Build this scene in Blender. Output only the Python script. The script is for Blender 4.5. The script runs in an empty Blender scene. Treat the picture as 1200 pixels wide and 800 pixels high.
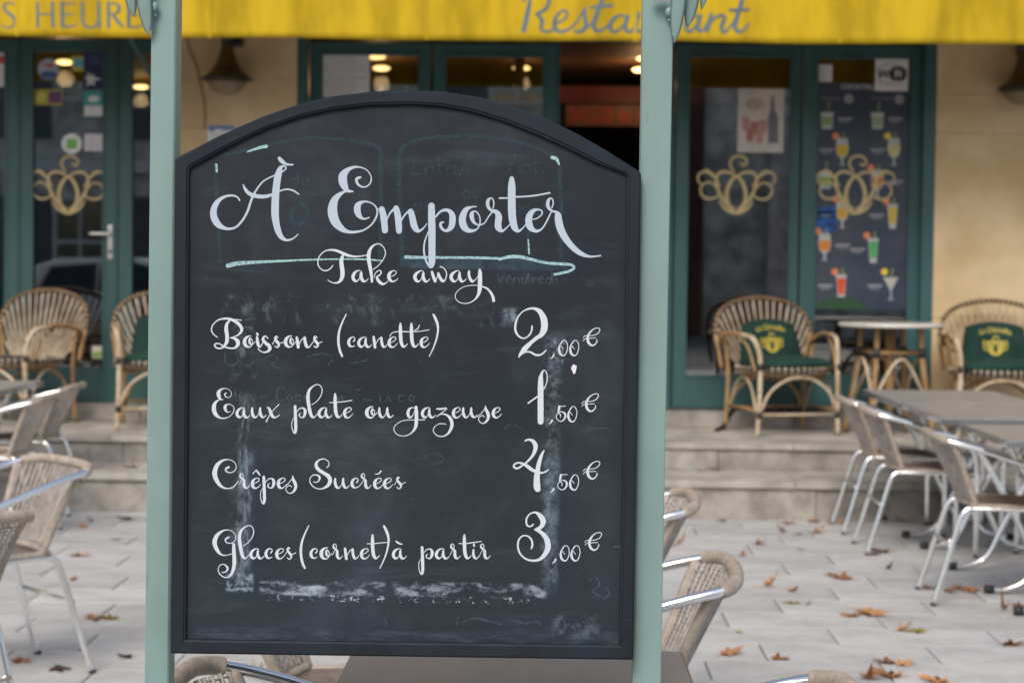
import bpy, bmesh, math, random
from mathutils import Vector, Matrix
random.seed(7)
R = math.radians
C = bpy.context.scene.collection
SC = bpy.context.scene

# ---------------------------------------------------------------- camera, light, exposure
F_PX = 2200.0
CAM = Vector((0, 0, 1.4))
PITCH, ROLL, YAW = math.atan(87 / F_PX), R(.63), R(1.04)
CROT = Matrix.Rotation(YAW, 3, 'Z') @ Matrix.Rotation(math.pi / 2 - PITCH, 3, 'X') @ Matrix.Rotation(ROLL, 3, 'Z')
cd = bpy.data.cameras.new('camera')
cam = bpy.data.objects.new('camera', cd); C.objects.link(cam)
cam.matrix_world = Matrix.Translation(CAM) @ CROT.to_4x4()
cd.sensor_width = 36; cd.lens = 66; cd.clip_start = .05; cd.clip_end = 500
cd.dof.use_dof = True; cd.dof.focus_distance = 2.83; cd.dof.aperture_fstop = 7.0
SC.camera = cam

SUN_EL, SUN_AZ = R(44), R(195)
w = bpy.data.worlds.new('World'); SC.world = w; w.use_nodes = True
wn = w.node_tree; bg = wn.nodes['Background']
sky = wn.nodes.new('ShaderNodeTexSky'); sky.sky_type = 'NISHITA'; sky.sun_disc = False
sky.sun_elevation = SUN_EL; sky.sun_rotation = SUN_AZ; sky.air_density = 1.3; sky.dust_density = 3.6; sky.ozone_density = 1.0
wn.links.new(sky.outputs[0], bg.inputs[0]); bg.inputs[1].default_value = 0.13
sl = bpy.data.lights.new('sun', 'SUN'); sl.energy = 1.35; sl.angle = R(24); sl.color = (1, .97, .92)
so = bpy.data.objects.new('sun', sl); C.objects.link(so)
sd = Vector((math.sin(SUN_AZ) * math.cos(SUN_EL), math.cos(SUN_AZ) * math.cos(SUN_EL), math.sin(SUN_EL)))
so.rotation_euler = sd.to_track_quat('Z', 'Y').to_euler(); so.location = (0, -5, 12)
SC.view_settings.view_transform = 'Standard'; SC.view_settings.look = 'None'
SC.view_settings.exposure = 0.38; SC.view_settings.gamma = 1
SC.render.engine = 'CYCLES'
SC.cycles.use_denoising = True
SC.cycles.max_bounces = 7; SC.cycles.diffuse_bounces = 4; SC.cycles.glossy_bounces = 4; SC.cycles.transmission_bounces = 6; SC.cycles.transparent_max_bounces = 12
SC.cycles.caustics_reflective = False; SC.cycles.caustics_refractive = False

# ---------------------------------------------------------------- measuring: a line of sight meets a real plane of the place
def ray(px, py):
    d = CROT @ Vector(((px - 600) / F_PX, (400 - py) / F_PX, -1))
    return d
def on_y(px, py, Y):
    d = ray(px, py); return CAM + d * (Y / d.y)
def on_z(px, py, Z=0.0):
    d = ray(px, py); return CAM + d * ((Z - CAM.z) / d.z)

# ---------------------------------------------------------------- materials
def new_mat(name):
    m = bpy.data.materials.new(name); m.use_nodes = True
    return m, m.node_tree, m.node_tree.nodes['Principled BSDF']
def mth(nt, op, a, b=None, c=None, clamp=False):
    n = nt.nodes.new('ShaderNodeMath'); n.operation = op; n.use_clamp = clamp
    for i, v in enumerate((a, b, c)):
        if v is None: continue
        if isinstance(v, (int, float)): n.inputs[i].default_value = v
        else: nt.links.new(v, n.inputs[i])
    return n.outputs[0]
def mixc(nt, f, a, b):
    n = nt.nodes.new('ShaderNodeMix'); n.data_type = 'RGBA'
    for i, v in ((0, f), (6, a), (7, b)):
        if isinstance(v, (int, float)): n.inputs[i].default_value = v
        elif isinstance(v, tuple): n.inputs[i].default_value = (*v[:3], 1)
        else: nt.links.new(v, n.inputs[i])
    return n.outputs[2]
def noise(nt, scale, detail=4, rough=.55, vec=None, dist=0.0, stretch=None):
    n = nt.nodes.new('ShaderNodeTexNoise'); n.inputs['Scale'].default_value = scale
    n.inputs['Detail'].default_value = detail; n.inputs['Roughness'].default_value = rough
    n.inputs['Distortion'].default_value = dist
    if vec is None:
        vec = nt.nodes.new('ShaderNodeTexCoord').outputs['Object']
    if stretch:
        mp = nt.nodes.new('ShaderNodeMapping'); mp.inputs['Scale'].default_value = stretch
        nt.links.new(vec, mp.inputs['Vector']); vec = mp.outputs[0]
    nt.links.new(vec, n.inputs['Vector'])
    return n.outputs['Fac']
def ramp(nt, v, lo, hi):
    n = nt.nodes.new('ShaderNodeMapRange'); n.interpolation_type = 'SMOOTHSTEP'
    n.inputs['From Min'].default_value = lo; n.inputs['From Max'].default_value = hi
    nt.links.new(v, n.inputs['Value']); return n.outputs[0]
def bump(nt, b, h, strength, dist):
    n = nt.nodes.new('ShaderNodeBump'); n.inputs['Strength'].default_value = strength; n.inputs['Distance'].default_value = dist
    nt.links.new(h, n.inputs['Height']); nt.links.new(n.outputs[0], b.inputs['Normal'])
def mat(name, col, rough=.6, metal=0.0, var=.18, scale=6, bmp=.15, bscale=60, bdist=.002, second=None, spec=.5, stretch=None, rnd=0.0, coat=0, dirt=0, chips=False, flecks=False):
    m, nt, b = new_mat(name)
    b.inputs['Roughness'].default_value = rough; b.inputs['Metallic'].default_value = metal
    b.inputs['Specular IOR Level'].default_value = spec
    if coat: b.inputs['Coat Weight'].default_value = coat; b.inputs['Coat Roughness'].default_value = .15
    sec = second or tuple(c * (1 - var * 1.6) for c in col)
    n1 = noise(nt, scale, 6, .6, stretch=stretch)
    f = ramp(nt, n1, .35, .68)
    out = mixc(nt, f, col, sec)
    if dirt:
        gp_ = nt.nodes.new('ShaderNodeNewGeometry').outputs['Position']
        d1 = ramp(nt, noise(nt, 1.1, 7, .65, vec=gp_, dist=.6), .50, .78); d2 = ramp(nt, noise(nt, 17, 4, .6, vec=gp_), .66, .72)
        out = mixc(nt, mth(nt, 'MULTIPLY', d1, dirt), out, tuple(c * .55 for c in col)); out = mixc(nt, mth(nt, 'MULTIPLY', d2, dirt * .9), out, tuple(c * .5 for c in col))
    if flecks:
        out = mixc(nt, mth(nt, 'MULTIPLY', ramp(nt, noise(nt, 95, 2, .5), .745, .775), .7), out, (.22, .25, .27)); out = mixc(nt, mth(nt, 'MULTIPLY', ramp(nt, noise(nt, 7, 7, .75, dist=1.2), .58, .8), .5), out, (.045, .058, .068))
    if chips:
        d1 = ramp(nt, noise(nt, 38, 5, .7, stretch=(1, 1, .25)), .70, .74); d2 = ramp(nt, noise(nt, 9, 6, .7, stretch=(1.5, 1, .3), dist=.8), .52, .75)
        out = mixc(nt, mth(nt, 'MULTIPLY', d2, .35), out, (.17, .24, .22)); out = mixc(nt, mth(nt, 'MULTIPLY', d1, .8), out, (.12, .16, .15))
    if rnd:
        oi = nt.nodes.new('ShaderNodeObjectInfo')
        hs = nt.nodes.new('ShaderNodeHueSaturation')
        nt.links.new(out, hs.inputs['Color'])
        v = mth(nt, 'MULTIPLY_ADD', oi.outputs['Random'], 2 * rnd, 1 - rnd)
        nt.links.new(v, hs.inputs['Value']); out = hs.outputs[0]
    nt.links.new(out, b.inputs['Base Color'])
    if bmp: bump(nt, b, noise(nt, bscale, 5, .6, stretch=stretch), bmp, bdist)
    rr = mth(nt, 'MULTIPLY_ADD', n1, .25, rough - .12, clamp=True); nt.links.new(rr, b.inputs['Roughness'])
    return m

M = {}
M['frame_paint'] = mat('charcoal board frame paint', (.0135, .0205, .030), .55, spec=.28, var=.25, scale=9, bmp=.25, bscale=120, bdist=.0006, stretch=(1, 1, .35), flecks=True)
M['post_paint'] = mat('pale green post paint', (.215, .325, .312), .42, var=.08, scale=5, bmp=.12, bscale=220, bdist=.0006, spec=.6, chips=True)
M['post_dark'] = mat('aged bolt metal', (.16, .24, .25), .4, metal=.4, var=.3)
M['green_paint'] = mat('dark green joinery paint', (.034, .105, .11), .42, var=.22, scale=3, bmp=.1, bscale=40, stretch=(1, 1, .2))
M['plaster'] = mat('yellow ochre plaster', (.70, .545, .35), .85, var=.14, scale=1.8, bmp=.35, bscale=35, bdist=.004, second=(.55, .40, .22), dirt=.35)
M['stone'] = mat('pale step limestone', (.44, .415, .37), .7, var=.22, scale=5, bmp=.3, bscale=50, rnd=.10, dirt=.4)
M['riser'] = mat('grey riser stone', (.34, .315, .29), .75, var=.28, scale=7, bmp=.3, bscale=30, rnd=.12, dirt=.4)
M['paver'] = mat('pale grey paving stone', (.49, .49, .485), .62, var=.13, scale=4.5, bmp=.12, bscale=45, rnd=.09, dirt=.45)
M['joint'] = mat('paving joint mortar', (.15, .14, .13), .9)
M['awning'] = mat('yellow awning canvas', (.54, .36, .014), .85, spec=.2, var=.22, scale=5, bmp=.2, bscale=300, bdist=.0008, stretch=(1, 1, .25))
M['awn_text'] = mat('blue grey awning lettering', (.10, .16, .19), .8, var=.15)
M['alu'] = mat('polished aluminium tube', (.92, .93, .94), .17, metal=1, var=.05, scale=12, bmp=.05, bscale=80)
M['rubber'] = mat('black rubber foot', (.02, .022, .025), .6)
M['wicker'] = mat('taupe plastic wicker', (.44, .37, .305), .5, var=.2, scale=30, bmp=.3, bscale=150, bdist=.001, rnd=.06)
M['weave'] = mat('grey taupe woven strands', (.43, .385, .35), .5, var=.2, scale=30, bmp=.3, bscale=150, bdist=.001, rnd=.06)
M['wicker_dark'] = mat('brown seat weave', (.21, .165, .13), .55, var=.2, scale=30)  # seat strands, a darker brown than the back weave
M['table_top'] = mat('grey brown table laminate', (.28, .26, .245), .45, var=.1, scale=4, bmp=.1, bscale=90, stretch=(1, .2, 1))
M['table_edge'] = mat('dull metal table edge', (.30, .31, .33), .35, metal=.8)
M['rattan'] = mat('honey rattan cane', (.40, .25, .115), .5, var=.35, scale=9, bmp=.2, second=(.24, .13, .05), stretch=(1, 1, .5))
M['rattan_pale'] = mat('pale split cane', (.56, .46, .33), .5, var=.3, scale=14, second=(.34, .24, .15))
M['bind'] = mat('black cane binding', (.03, .025, .025), .5)
M['cushion'] = mat('bottle green cushion cloth', (.003, .038, .028), .9, var=.25, scale=6, bmp=.3, bscale=260, bdist=.001)
M['gold'] = mat('gold print', (.45, .36, .04), .6, var=.1)
M['gold_decal'] = mat('matt gold window decal', (.60, .47, .24), .6, var=.1)
M['marble'] = mat('white marble table top', (.62, .60, .56), .3, var=.15, scale=8)
M['white_paint'] = mat('white plastic', (.78, .78, .76), .4, var=.05)
M['steel'] = mat('brushed handle steel', (.7, .72, .74), .3, metal=.9)
M['lamp_metal'] = mat('dark lamp enamel', (.035, .035, .038), .4, metal=.3)
M['lamp_shade'] = mat('bronze lamp shade', (.13, .095, .05), .35, metal=.5, var=.3)
M['lamp_glass'] = mat('smoky lamp bowl', (.24, .18, .11), .25, var=.15)
M['paper'] = mat('white paper', (.74, .75, .80), .7, var=.06, bmp=0)
M['ink'] = mat('black ink', (.02, .02, .025), .6, bmp=0)
M['cable'] = mat('black cable rubber', (.015, .015, .017), .5)
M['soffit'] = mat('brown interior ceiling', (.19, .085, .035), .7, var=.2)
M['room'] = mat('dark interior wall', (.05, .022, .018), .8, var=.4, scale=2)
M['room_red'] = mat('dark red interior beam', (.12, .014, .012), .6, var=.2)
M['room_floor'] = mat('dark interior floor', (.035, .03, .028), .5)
M['opp_stone'] = mat('pale stone of facing house', (.80, .77, .71), .9, var=.35, scale=2.5, bmp=.2, bscale=4, bdist=.02)
M['opp_dark'] = mat('grey shutters of facing house', (.12, .14, .16), .6)
M['roof'] = mat('terracotta roof', (.30, .14, .08), .8)
M['asphalt'] = mat('street ground', (.20, .195, .19), .85, var=.25, scale=1.5)
def flat(name, col, rough=.6):
    m, nt, b = new_mat(name); b.inputs['Base Color'].default_value = (*col, 1); b.inputs['Roughness'].default_value = rough
    n1 = noise(nt, 25, 4); nt.links.new(mixc(nt, ramp(nt, n1, .4, .7), col, tuple(c * .85 for c in col)), b.inputs['Base Color'])
    return m
COLS = {}
def colmat(col):
    k = tuple(round(c, 3) for c in col)
    if k not in COLS: COLS[k] = flat('print ink %d' % len(COLS), k)
    return COLS[k]
# window glass: clear with mirror sheen
g, nt, b = new_mat('window glass'); nt.nodes.remove(b)
tr = nt.nodes.new('ShaderNodeBsdfTransparent'); tr.inputs[0].default_value = (.82, .86, .86, 1)
gl = nt.nodes.new('ShaderNodeBsdfGlossy'); gl.inputs['Roughness'].default_value = .015
fr = nt.nodes.new('ShaderNodeFresnel'); fr.inputs[0].default_value = 1.62
mx = nt.nodes.new('ShaderNodeMixShader')
nt.links.new(mth(nt, 'MULTIPLY', fr.outputs[0], 4.0, clamp=True), mx.inputs[0])
nt.links.new(tr.outputs[0], mx.inputs[1]); nt.links.new(gl.outputs[0], mx.inputs[2])
nt.links.new(mx.outputs[0], nt.nodes['Material Output'].inputs[0]); M['glass'] = g
# lit lamp
g, nt, b = new_mat('lit ceiling lamp'); b.inputs['Base Color'].default_value = (1, .8, .5, 1)
b.inputs['Emission Color'].default_value = (1, .62, .22, 1); b.inputs['Emission Strength'].default_value = 3.5; M['lit'] = g

# ---------------------------------------------------------------- object helpers
def link(name, me, parent=None, m=None):
    o = bpy.data.objects.new(name, me); C.objects.link(o)
    if m is not None:
        me.materials.clear(); me.materials.append(m)
    if parent is not None: o.parent = parent
    return o
def fin(bm, name, m, parent=None, smooth=False, flats=None):
    me = bpy.data.meshes.new(name); bmesh.ops.recalc_face_normals(bm, faces=bm.faces); bm.to_mesh(me); bm.free()
    if smooth:
        for p in me.polygons: p.use_smooth = True
    return link(name, me, parent, m)
def tag(o, label=None, cat=None, group=None, kind=None):
    if label: o['label'] = label
    if cat: o['category'] = cat
    if group: o['group'] = group
    if kind: o['kind'] = kind
    return o
def empty(name, loc, label, cat, rz=0, group=None):
    o = bpy.data.objects.new(name, None); C.objects.link(o); o.location = loc; o.rotation_euler = (0, 0, rz)
    o.empty_display_size = .1
    return tag(o, label, cat, group)
def copy_tree(o, parent=None):
    c = o.copy(); C.objects.link(c)
    if parent is not None: c.parent = parent
    for ch in list(o.children): copy_tree(ch, c)
    return c
def box(bm, x0, x1, y0, y1, z0, z1, bev=0):
    vs = [bm.verts.new((x, y, z)) for x in (x0, x1) for y in (y0, y1) for z in (z0, z1)]
    fs = [bm.faces.new([vs[i] for i in q]) for q in ((0, 1, 3, 2), (4, 6, 7, 5), (0, 4, 5, 1), (2, 3, 7, 6), (0, 2, 6, 4), (1, 5, 7, 3))]
    if bev:
        es = set(e for f in fs for e in f.edges)
        bmesh.ops.bevel(bm, geom=list(es), offset=bev, segments=2, affect='EDGES', profile=.6)
def boxo(name, m, parent, x0, x1, y0, y1, z0, z1, bev=0):
    bm = bmesh.new(); box(bm, min(x0, x1), max(x0, x1), min(y0, y1), max(y0, y1), min(z0, z1), max(z0, z1), bev)
    return fin(bm, name, m, parent)
def crom(pts, n=6):
    """Catmull-Rom through tuples of any length"""
    if len(pts) < 3:
        a, b2 = pts[0], pts[-1]
        return [tuple(a[k] + (b2[k] - a[k]) * i / n for k in range(len(a))) for i in range(n + 1)]
    P = [tuple(2 * a - b2 for a, b2 in zip(pts[0], pts[1]))] + list(pts) + [tuple(2 * a - b2 for a, b2 in zip(pts[-1], pts[-2]))]
    out = []
    for i in range(1, len(P) - 2):
        p0, p1, p2, p3 = P[i - 1:i + 3]
        # centripetal-ish tangents
        d1 = max(1e-9, math.dist(p1[:2], p2[:2])) if len(p1) < 4 else max(1e-9, math.dist(p1[:3], p2[:3]))
        for s in range(n):
            t = s / n
            out.append(tuple(.5 * (2 * b1 + (c1 - a1) * t + (2 * a1 - 5 * b1 + 4 * c1 - d2) * t * t + (3 * b1 - a1 - 3 * c1 + d2) * t ** 3)
                             for a1, b1, c1, d2 in zip(p0, p1, p2, p3)))
    out.append(tuple(pts[-1])); return out
def tube(bm, pts, r, n=8, seg=5, closed=False, smooth=True, flat_=1.0):
    """pts: (x,y,z) or (x,y,z,r)"""
    pts = [tuple(p) if len(p) == 4 else (*p, r) for p in pts]
    pp = crom(pts, seg) if smooth and len(pts) > 2 else pts
    V = [Vector(p[:3]) for p in pp]; rings = []
    up = None
    for i, p in enumerate(V):
        t = (V[min(i + 1, len(V) - 1)] - V[max(i - 1, 0)])
        if t.length < 1e-9: t = Vector((0, 0, 1))
        t.normalize()
        if up is None:
            up = Vector((0, 0, 1)) if abs(t.z) < .9 else Vector((1, 0, 0))
        u = (up - t * up.dot(t))
        if u.length < 1e-6: u = t.orthogonal()
        u.normalize(); up = u; v = t.cross(u)
        rr = pp[i][3]
        rings.append([bm.verts.new(p + (u * math.cos(2 * math.pi * k / n) * flat_ + v * math.sin(2 * math.pi * k / n)) * rr) for k in range(n)])
    for a, b2 in zip(rings, rings[1:]):
        for k in range(n): bm.faces.new((a[k], a[(k + 1) % n], b2[(k + 1) % n], b2[k]))
    bm.faces.new(rings[0]); bm.faces.new(rings[-1][::-1])
def tubeo(name, m, parent, pts, r, **k):
    bm = bmesh.new(); tube(bm, pts, r, **k); return fin(bm, name, m, parent, smooth=True)
def lathe(bm, prof, n=24, cx=0, cy=0, cz=0):
    rings = [[bm.verts.new((cx + r * math.cos(2 * math.pi * k / n), cy + r * math.sin(2 * math.pi * k / n), cz + z)) for k in range(n)] for r, z in prof]
    for a, b2 in zip(rings, rings[1:]):
        for k in range(n): bm.faces.new((a[k], a[(k + 1) % n], b2[(k + 1) % n], b2[k]))
    bm.faces.new(rings[0]); bm.faces.new(rings[-1][::-1])
def sphere(bm, c, r, sx=1, sy=1, sz=1):
    g = bmesh.ops.create_uvsphere(bm, u_segments=12, v_segments=8, radius=r)
    for v in g['verts']: v.co = Vector((v.co.x * sx, v.co.y * sy, v.co.z * sz)) + Vector(c)
def ribbon(bm, pts, fmap, z0, dz=.000004, n=6, caps=True, jit=0.0):
    """brush stroke: pts (x,y,width) on a flat sheet; fmap(x, y, height) -> 3D; height creeps along the stroke so crossings never coincide"""
    pp = crom(pts, n); L = len(pp); prev = None; h = z0
    for i in range(L):
        x, y, wd = pp[i]; wd = max(wd, .02 * max(q[2] for q in pts))
        a = pp[max(i - 1, 0)]; c = pp[min(i + 1, L - 1)]
        dx, dy = c[0] - a[0], c[1] - a[1]; l = math.hypot(dx, dy) or 1e-9
        nx, ny = -dy / l, dx / l
        if jit: wd *= 1 + random.uniform(-jit, jit)
        if i == 0 and caps:
            arc = [bm.verts.new(fmap(x + wd / 2 * (nx * math.cos(t) - dx / l * math.sin(t)), y + wd / 2 * (ny * math.cos(t) - dy / l * math.sin(t)), h)) for t in [math.pi * k / 5 for k in range(6)]]
            prev = (arc[0], arc[-1]); bm.faces.new(arc)
            h += dz; continue
        v1 = bm.verts.new(fmap(x + nx * wd / 2, y + ny * wd / 2, h)); v2 = bm.verts.new(fmap(x - nx * wd / 2, y - ny * wd / 2, h))
        if prev: bm.faces.new((prev[0], prev[1], v2, v1))
        prev = (v1, v2)
        if i == L - 1 and caps:
            arc = [bm.verts.new(fmap(x + wd / 2 * (nx * math.cos(t) + dx / l * math.sin(t)), y + wd / 2 * (ny * math.cos(t) + dy / l * math.sin(t)), h)) for t in [math.pi * k / 5 for k in range(1, 5)]]
            bm.faces.new([v1] + arc + [v2])
        h += dz
    return h
def S(s):
    """'x,y,w x,y,w' -> points"""
    return [tuple(float(v) for v in p.split(',')) for p in s.split()]
def text_bm(s, size, align='CENTER', bold=0.0):
    cu = bpy.data.curves.new('t', 'FONT'); cu.body = s; cu.size = size; cu.align_x = align; cu.align_y = 'CENTER'; cu.offset = bold
    cu.resolution_u = 3
    o = bpy.data.objects.new('t', cu); C.objects.link(o)
    dg = bpy.context.evaluated_depsgraph_get(); me = bpy.data.meshes.new_from_object(o.evaluated_get(dg))
    bpy.data.objects.remove(o); bpy.data.curves.remove(cu)
    bm = bmesh.new(); bm.from_mesh(me); bpy.data.meshes.remove(me); return bm
# ================================================================ GROUND, PAVING, STEPS
ZT, ZS = .377, .22                      # terrace and lower step heights
Y0, Y1, Y2, YF = 10.50, 11.05, 12.19, 12.30   # foot of the steps, upper riser, plinth, door plane
def sheet(name, x0, x1, y0, y1, z, m, kind='structure'):
    bm = bmesh.new(); vs = [bm.verts.new(p) for p in ((x0, y0, z), (x1, y0, z), (x1, y1, z), (x0, y1, z))]; bm.faces.new(vs)
    return tag(fin(bm, name, m), kind=kind)
ground = sheet('ground', -80, 80, -80, 80, -.03, M['asphalt'])
pav = tag(boxo('pavement', M['joint'], None, -9, 9, -3, Y0 + .3, -.028, -.007), kind='structure')
pv = []
for k in range(5):
    bm = bmesh.new(); box(bm, -.3075, .3075, -.1558, .1558, -.030, 0, .003)
    for v in bm.verts:
        v.co.z += .0012 * math.sin(v.co.x * 5 + k * 2) + .0008 * math.cos(v.co.y * 9 + k)
    me = bpy.data.meshes.new('paver'); bm.to_mesh(me); bm.free(); me.materials.append(M['paver']); pv.append(me)
def place_piece(name, me, par, loc, rz=0):
    o = bpy.data.objects.new(name, me); C.objects.link(o); o.parent = par; o.location = loc; o.rotation_euler = (0, 0, rz); return o
row_y = [7.66 + .158 + .3175 * k for k in range(-7, 9)]
side_l, side_r = [], []
n = 0
for r, y in enumerate(row_y):
    if y > Y0 - .1: continue
    half = 600 / F_PX * y + .35
    ofs = [.12, .36, .02, .27, .50, .18, .42, .05, .33, .55, .2, .46, .1, .3, .5, .15][r % 16]
    x = -half - .62 + ofs
    x = ofs - .622 * math.ceil(half / .622)
    XR = x - .311; side_l.append((x - .311, y))
    while x - .31 < half:
        place_piece('paver', pv[(r * 7 + int(x * 10)) % 5], pav, (x, y, random.uniform(-.0012, .0012)), 0); n += 1
        x += .622
    side_r.append((x - .311, y))
print('pavers', n)
# narrow strip of cut stones against the steps
yl_ = row_y[[y > Y0 - .1 for y in row_y].index(True)] - .159 if any(y > Y0 - .1 for y in row_y) else Y0 - .1
x = -3.6
bm = bmesh.new(); box(bm, -.309, .309, 0, .0001 + max(.05, Y0 - yl_ - .004), -.03, 0, .002)
me = bpy.data.meshes.new('paver'); bm.to_mesh(me); bm.free(); me.materials.append(M['paver'])
while x < 3.7:
    if n < 296: place_piece('paver', me, pav, (x, yl_ + .002, 0)); n += 1
    x += .622
# outlying paving in the same stone, beyond the individually laid field
def rest(x0, x1, y0, y1):
    bm = bmesh.new(); y = y0
    k = 0
    while y < y1 - .05:
        x = x0 - (k % 4) * .155
        while x < x1:
            a = max(x, x0); b_ = min(x + .617, x1)
            if b_ - a > .05: box(bm, a, b_, y, min(y + .3135, y1), -.028, -.0005)
            x += .622
        y += .3175; k += 1
    return tag(fin(bm, 'paving_beyond', M['paver'], pav), kind='stuff')
yb = row_y[0] - .159
bm = bmesh.new()
for (xl, y), (xr, _) in zip(side_l, side_r):
    x = xl
    while x > -8.4: box(bm, x - .615, x - .004, y - .1558, y + .1558, -.026, -.0005); x -= .622
    x = xr
    while x < 8.4: box(bm, x + .004, x + .615, y - .1558, y + .1558, -.026, -.0005); x += .622
tag(fin(bm, 'paving_beyond', M['paver'], pav), kind='stuff')
rest(-6, 6, yb - .3175 * 22, yb - .002)

steps = empty('terrace_steps', (0, Y0, 0), 'two pale stone steps rising from the paving to the cafe terrace', 'steps')
def lb(name, m, par, x0, x1, y0, y1, z0, z1, bev=.003):
    L_ = par.location; return boxo(name, m, par, x0 - L_.x, x1 - L_.x, y0 - L_.y, y1 - L_.y, z0 - L_.z, z1 - L_.z, bev)
boxo('core', M['joint'], steps, -6, 6, .06, 2.6, 0, ZS - .045); boxo('core', M['joint'], steps, -6, 6, Y1 - Y0 + .06, 2.6, ZS - .044, ZT - .036)
def run(x0, lens, y0, y1, z0, z1, name, m, gap=.004, stagger=0):
    x = x0; k = 0
    while x < 4.4:
        L_ = lens[k % len(lens)]; jy = random.uniform(-.0015, .0015)
        lb(name, m, steps, x + gap / 2, x + L_ - gap / 2, y0 + jy, y1, z0, z1 + random.uniform(-.001, .001)); x += L_; k += 1
jx = on_y(956, 590, Y0).x
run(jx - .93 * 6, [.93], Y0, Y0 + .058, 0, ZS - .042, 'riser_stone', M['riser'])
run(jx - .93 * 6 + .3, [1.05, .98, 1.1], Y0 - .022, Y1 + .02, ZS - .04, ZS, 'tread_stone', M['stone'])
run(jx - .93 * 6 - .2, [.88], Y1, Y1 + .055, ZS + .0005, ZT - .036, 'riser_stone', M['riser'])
for r in range(3):
    ya = Y1 - .018 + r * .40; run(-4.6 - .25 * r, [.98, 1.04], ya + (.002 if r else 0), (ya + .396), ZT - .034, ZT, 'terrace_slab', M['stone'])

# ================================================================ THE CAFE FACADE
cafe = empty('cafe_building', (0, YF, 0), 'ochre rendered cafe front with dark green glazed doors behind the terrace', 'building')
def cb(name, m, x0, x1, y0, y1, z0, z1, bev=0, par=None):
    o = boxo(name, m, par or cafe, x0, x1, y0 - YF, y1 - YF, z0, z1, bev); return o
def fx(px, py=300): return on_y(px, py, YF).x
def fz(px, py): return on_y(px, py, YF).z
ZD = fz(860, 480)            # foot of the joinery
ZW = 3.7
xA1 = fx(196); xB0, xB1 = fx(350, 100), fx(1093, 200); xw2 = 5.2
# plinth under the joinery
k = 0; x = -5.2
while x < 5.2:
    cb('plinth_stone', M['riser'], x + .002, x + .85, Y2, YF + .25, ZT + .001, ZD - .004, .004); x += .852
# wall blocks with recessed joints
def wall(x0, x1, zs, y=Y2 + .03):
    for a, b2 in zip(zs, zs[1:]): cb('wall_course', M['plaster'], x0, x1, y, YF + .32, a + .0035, b2 - .0035, .004)
    cb('wall_core', M['plaster'], x0 + .006, x1 - .006, y + .006, YF + .30, zs[0], zs[-1] - .01)
zj = fz(1150, 157)
cz = [ZD, ZD + .62, zj, 2.55, 3.0, ZW]
zj2 = fz(230, 150); cz2 = [ZD, ZD + .62, zj2, 2.60, 3.0, ZW]
wall(xA1, xB0, cz2); wall(xB1, xw2, cz)
ZL = fz(700, 50)            # top of joinery
lint = cb('wall_lintel', M['plaster'], xB0 - .02 + .02, xB1, Y2 + .032, YF + .3, ZL + .10, ZW, .003)
cb('wall_lintel', M['plaster'], -5.2, xA1, Y2 + .032, YF + .3, ZL + .10, ZW, .003)
# upper floor wall so that the house goes on above the picture
cb('upper_wall', M['plaster'], -14, 14, Y2 + .05, YF + .4, ZW + .004, 7.5)
cb('end_wall', M['plaster'], -14, -5.22, Y2 + .04, YF + .4, 0.01, ZW - .004); cb('end_wall', M['plaster'], 5.22, 14, Y2 + .04, YF + .4, 0.01, ZW - .004)

GOLD = []
def emblem(par, cx, cy, yoff, s=1.0):
    """gold pumpkin shaped scroll emblem, centred on pixel-measured point"""
    half_ = ["205,432,6 190,419,9 167,415,10 151,424,9 148,446,9 158,476,11 178,505,11 200,520,8",
             "160,456,5 140,429,7 118,415,8 99,423,7 97,442,6 106,450,5", "157,472,5 139,449,6 120,446,6 106,458,6 106,478,7 122,491,8 145,489,7 161,478,5",
             "152,440,4 134,418,6 118,410,5"]
    st = ["205,424,8 187,446,12 178,478,13 185,510,12 205,532,10 225,510,12 232,478,13 223,446,12 205,424,8", "158,498,5 175,519,10 205,531,12 235,519,10 252,498,5",
          "198,414,6 187,396,8 191,378,8 208,370,8 226,374,8 234,388,8 226,397,7 217,391,6"] + half_
    st += [' '.join('%g,%s' % (410 - float(q.split(',')[0]), q.split(',', 1)[1]) for q in t.split()) for t in half_]
    bm = bmesh.new(); c0 = (207, 455)
    k = 2.425
    for i, t in enumerate(st):
        pts = [((x - c0[0]) / k * s, (y - c0[1]) / k * s, w_ / k * s) for x, y, w_ in S(t)]
        u = YF / F_PX
        ribbon(bm, [(a * u, -c * u, w_ * u * .86) for a, c, w_ in pts], lambda x, y, h: (x, -h, y), .0002 + i * .0002, dz=.000006, n=5)
    p = on_y(cx, cy, YF)
    o = fin(bm, 'gold_emblem', M['gold_decal'], par); o.location = Vector((p.x, yoff, p.z)) - (par.location if par is not cafe else Vector((0, 0, 0)))
    return o
GY = .012                                             # glass plane behind the door plane
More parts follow.
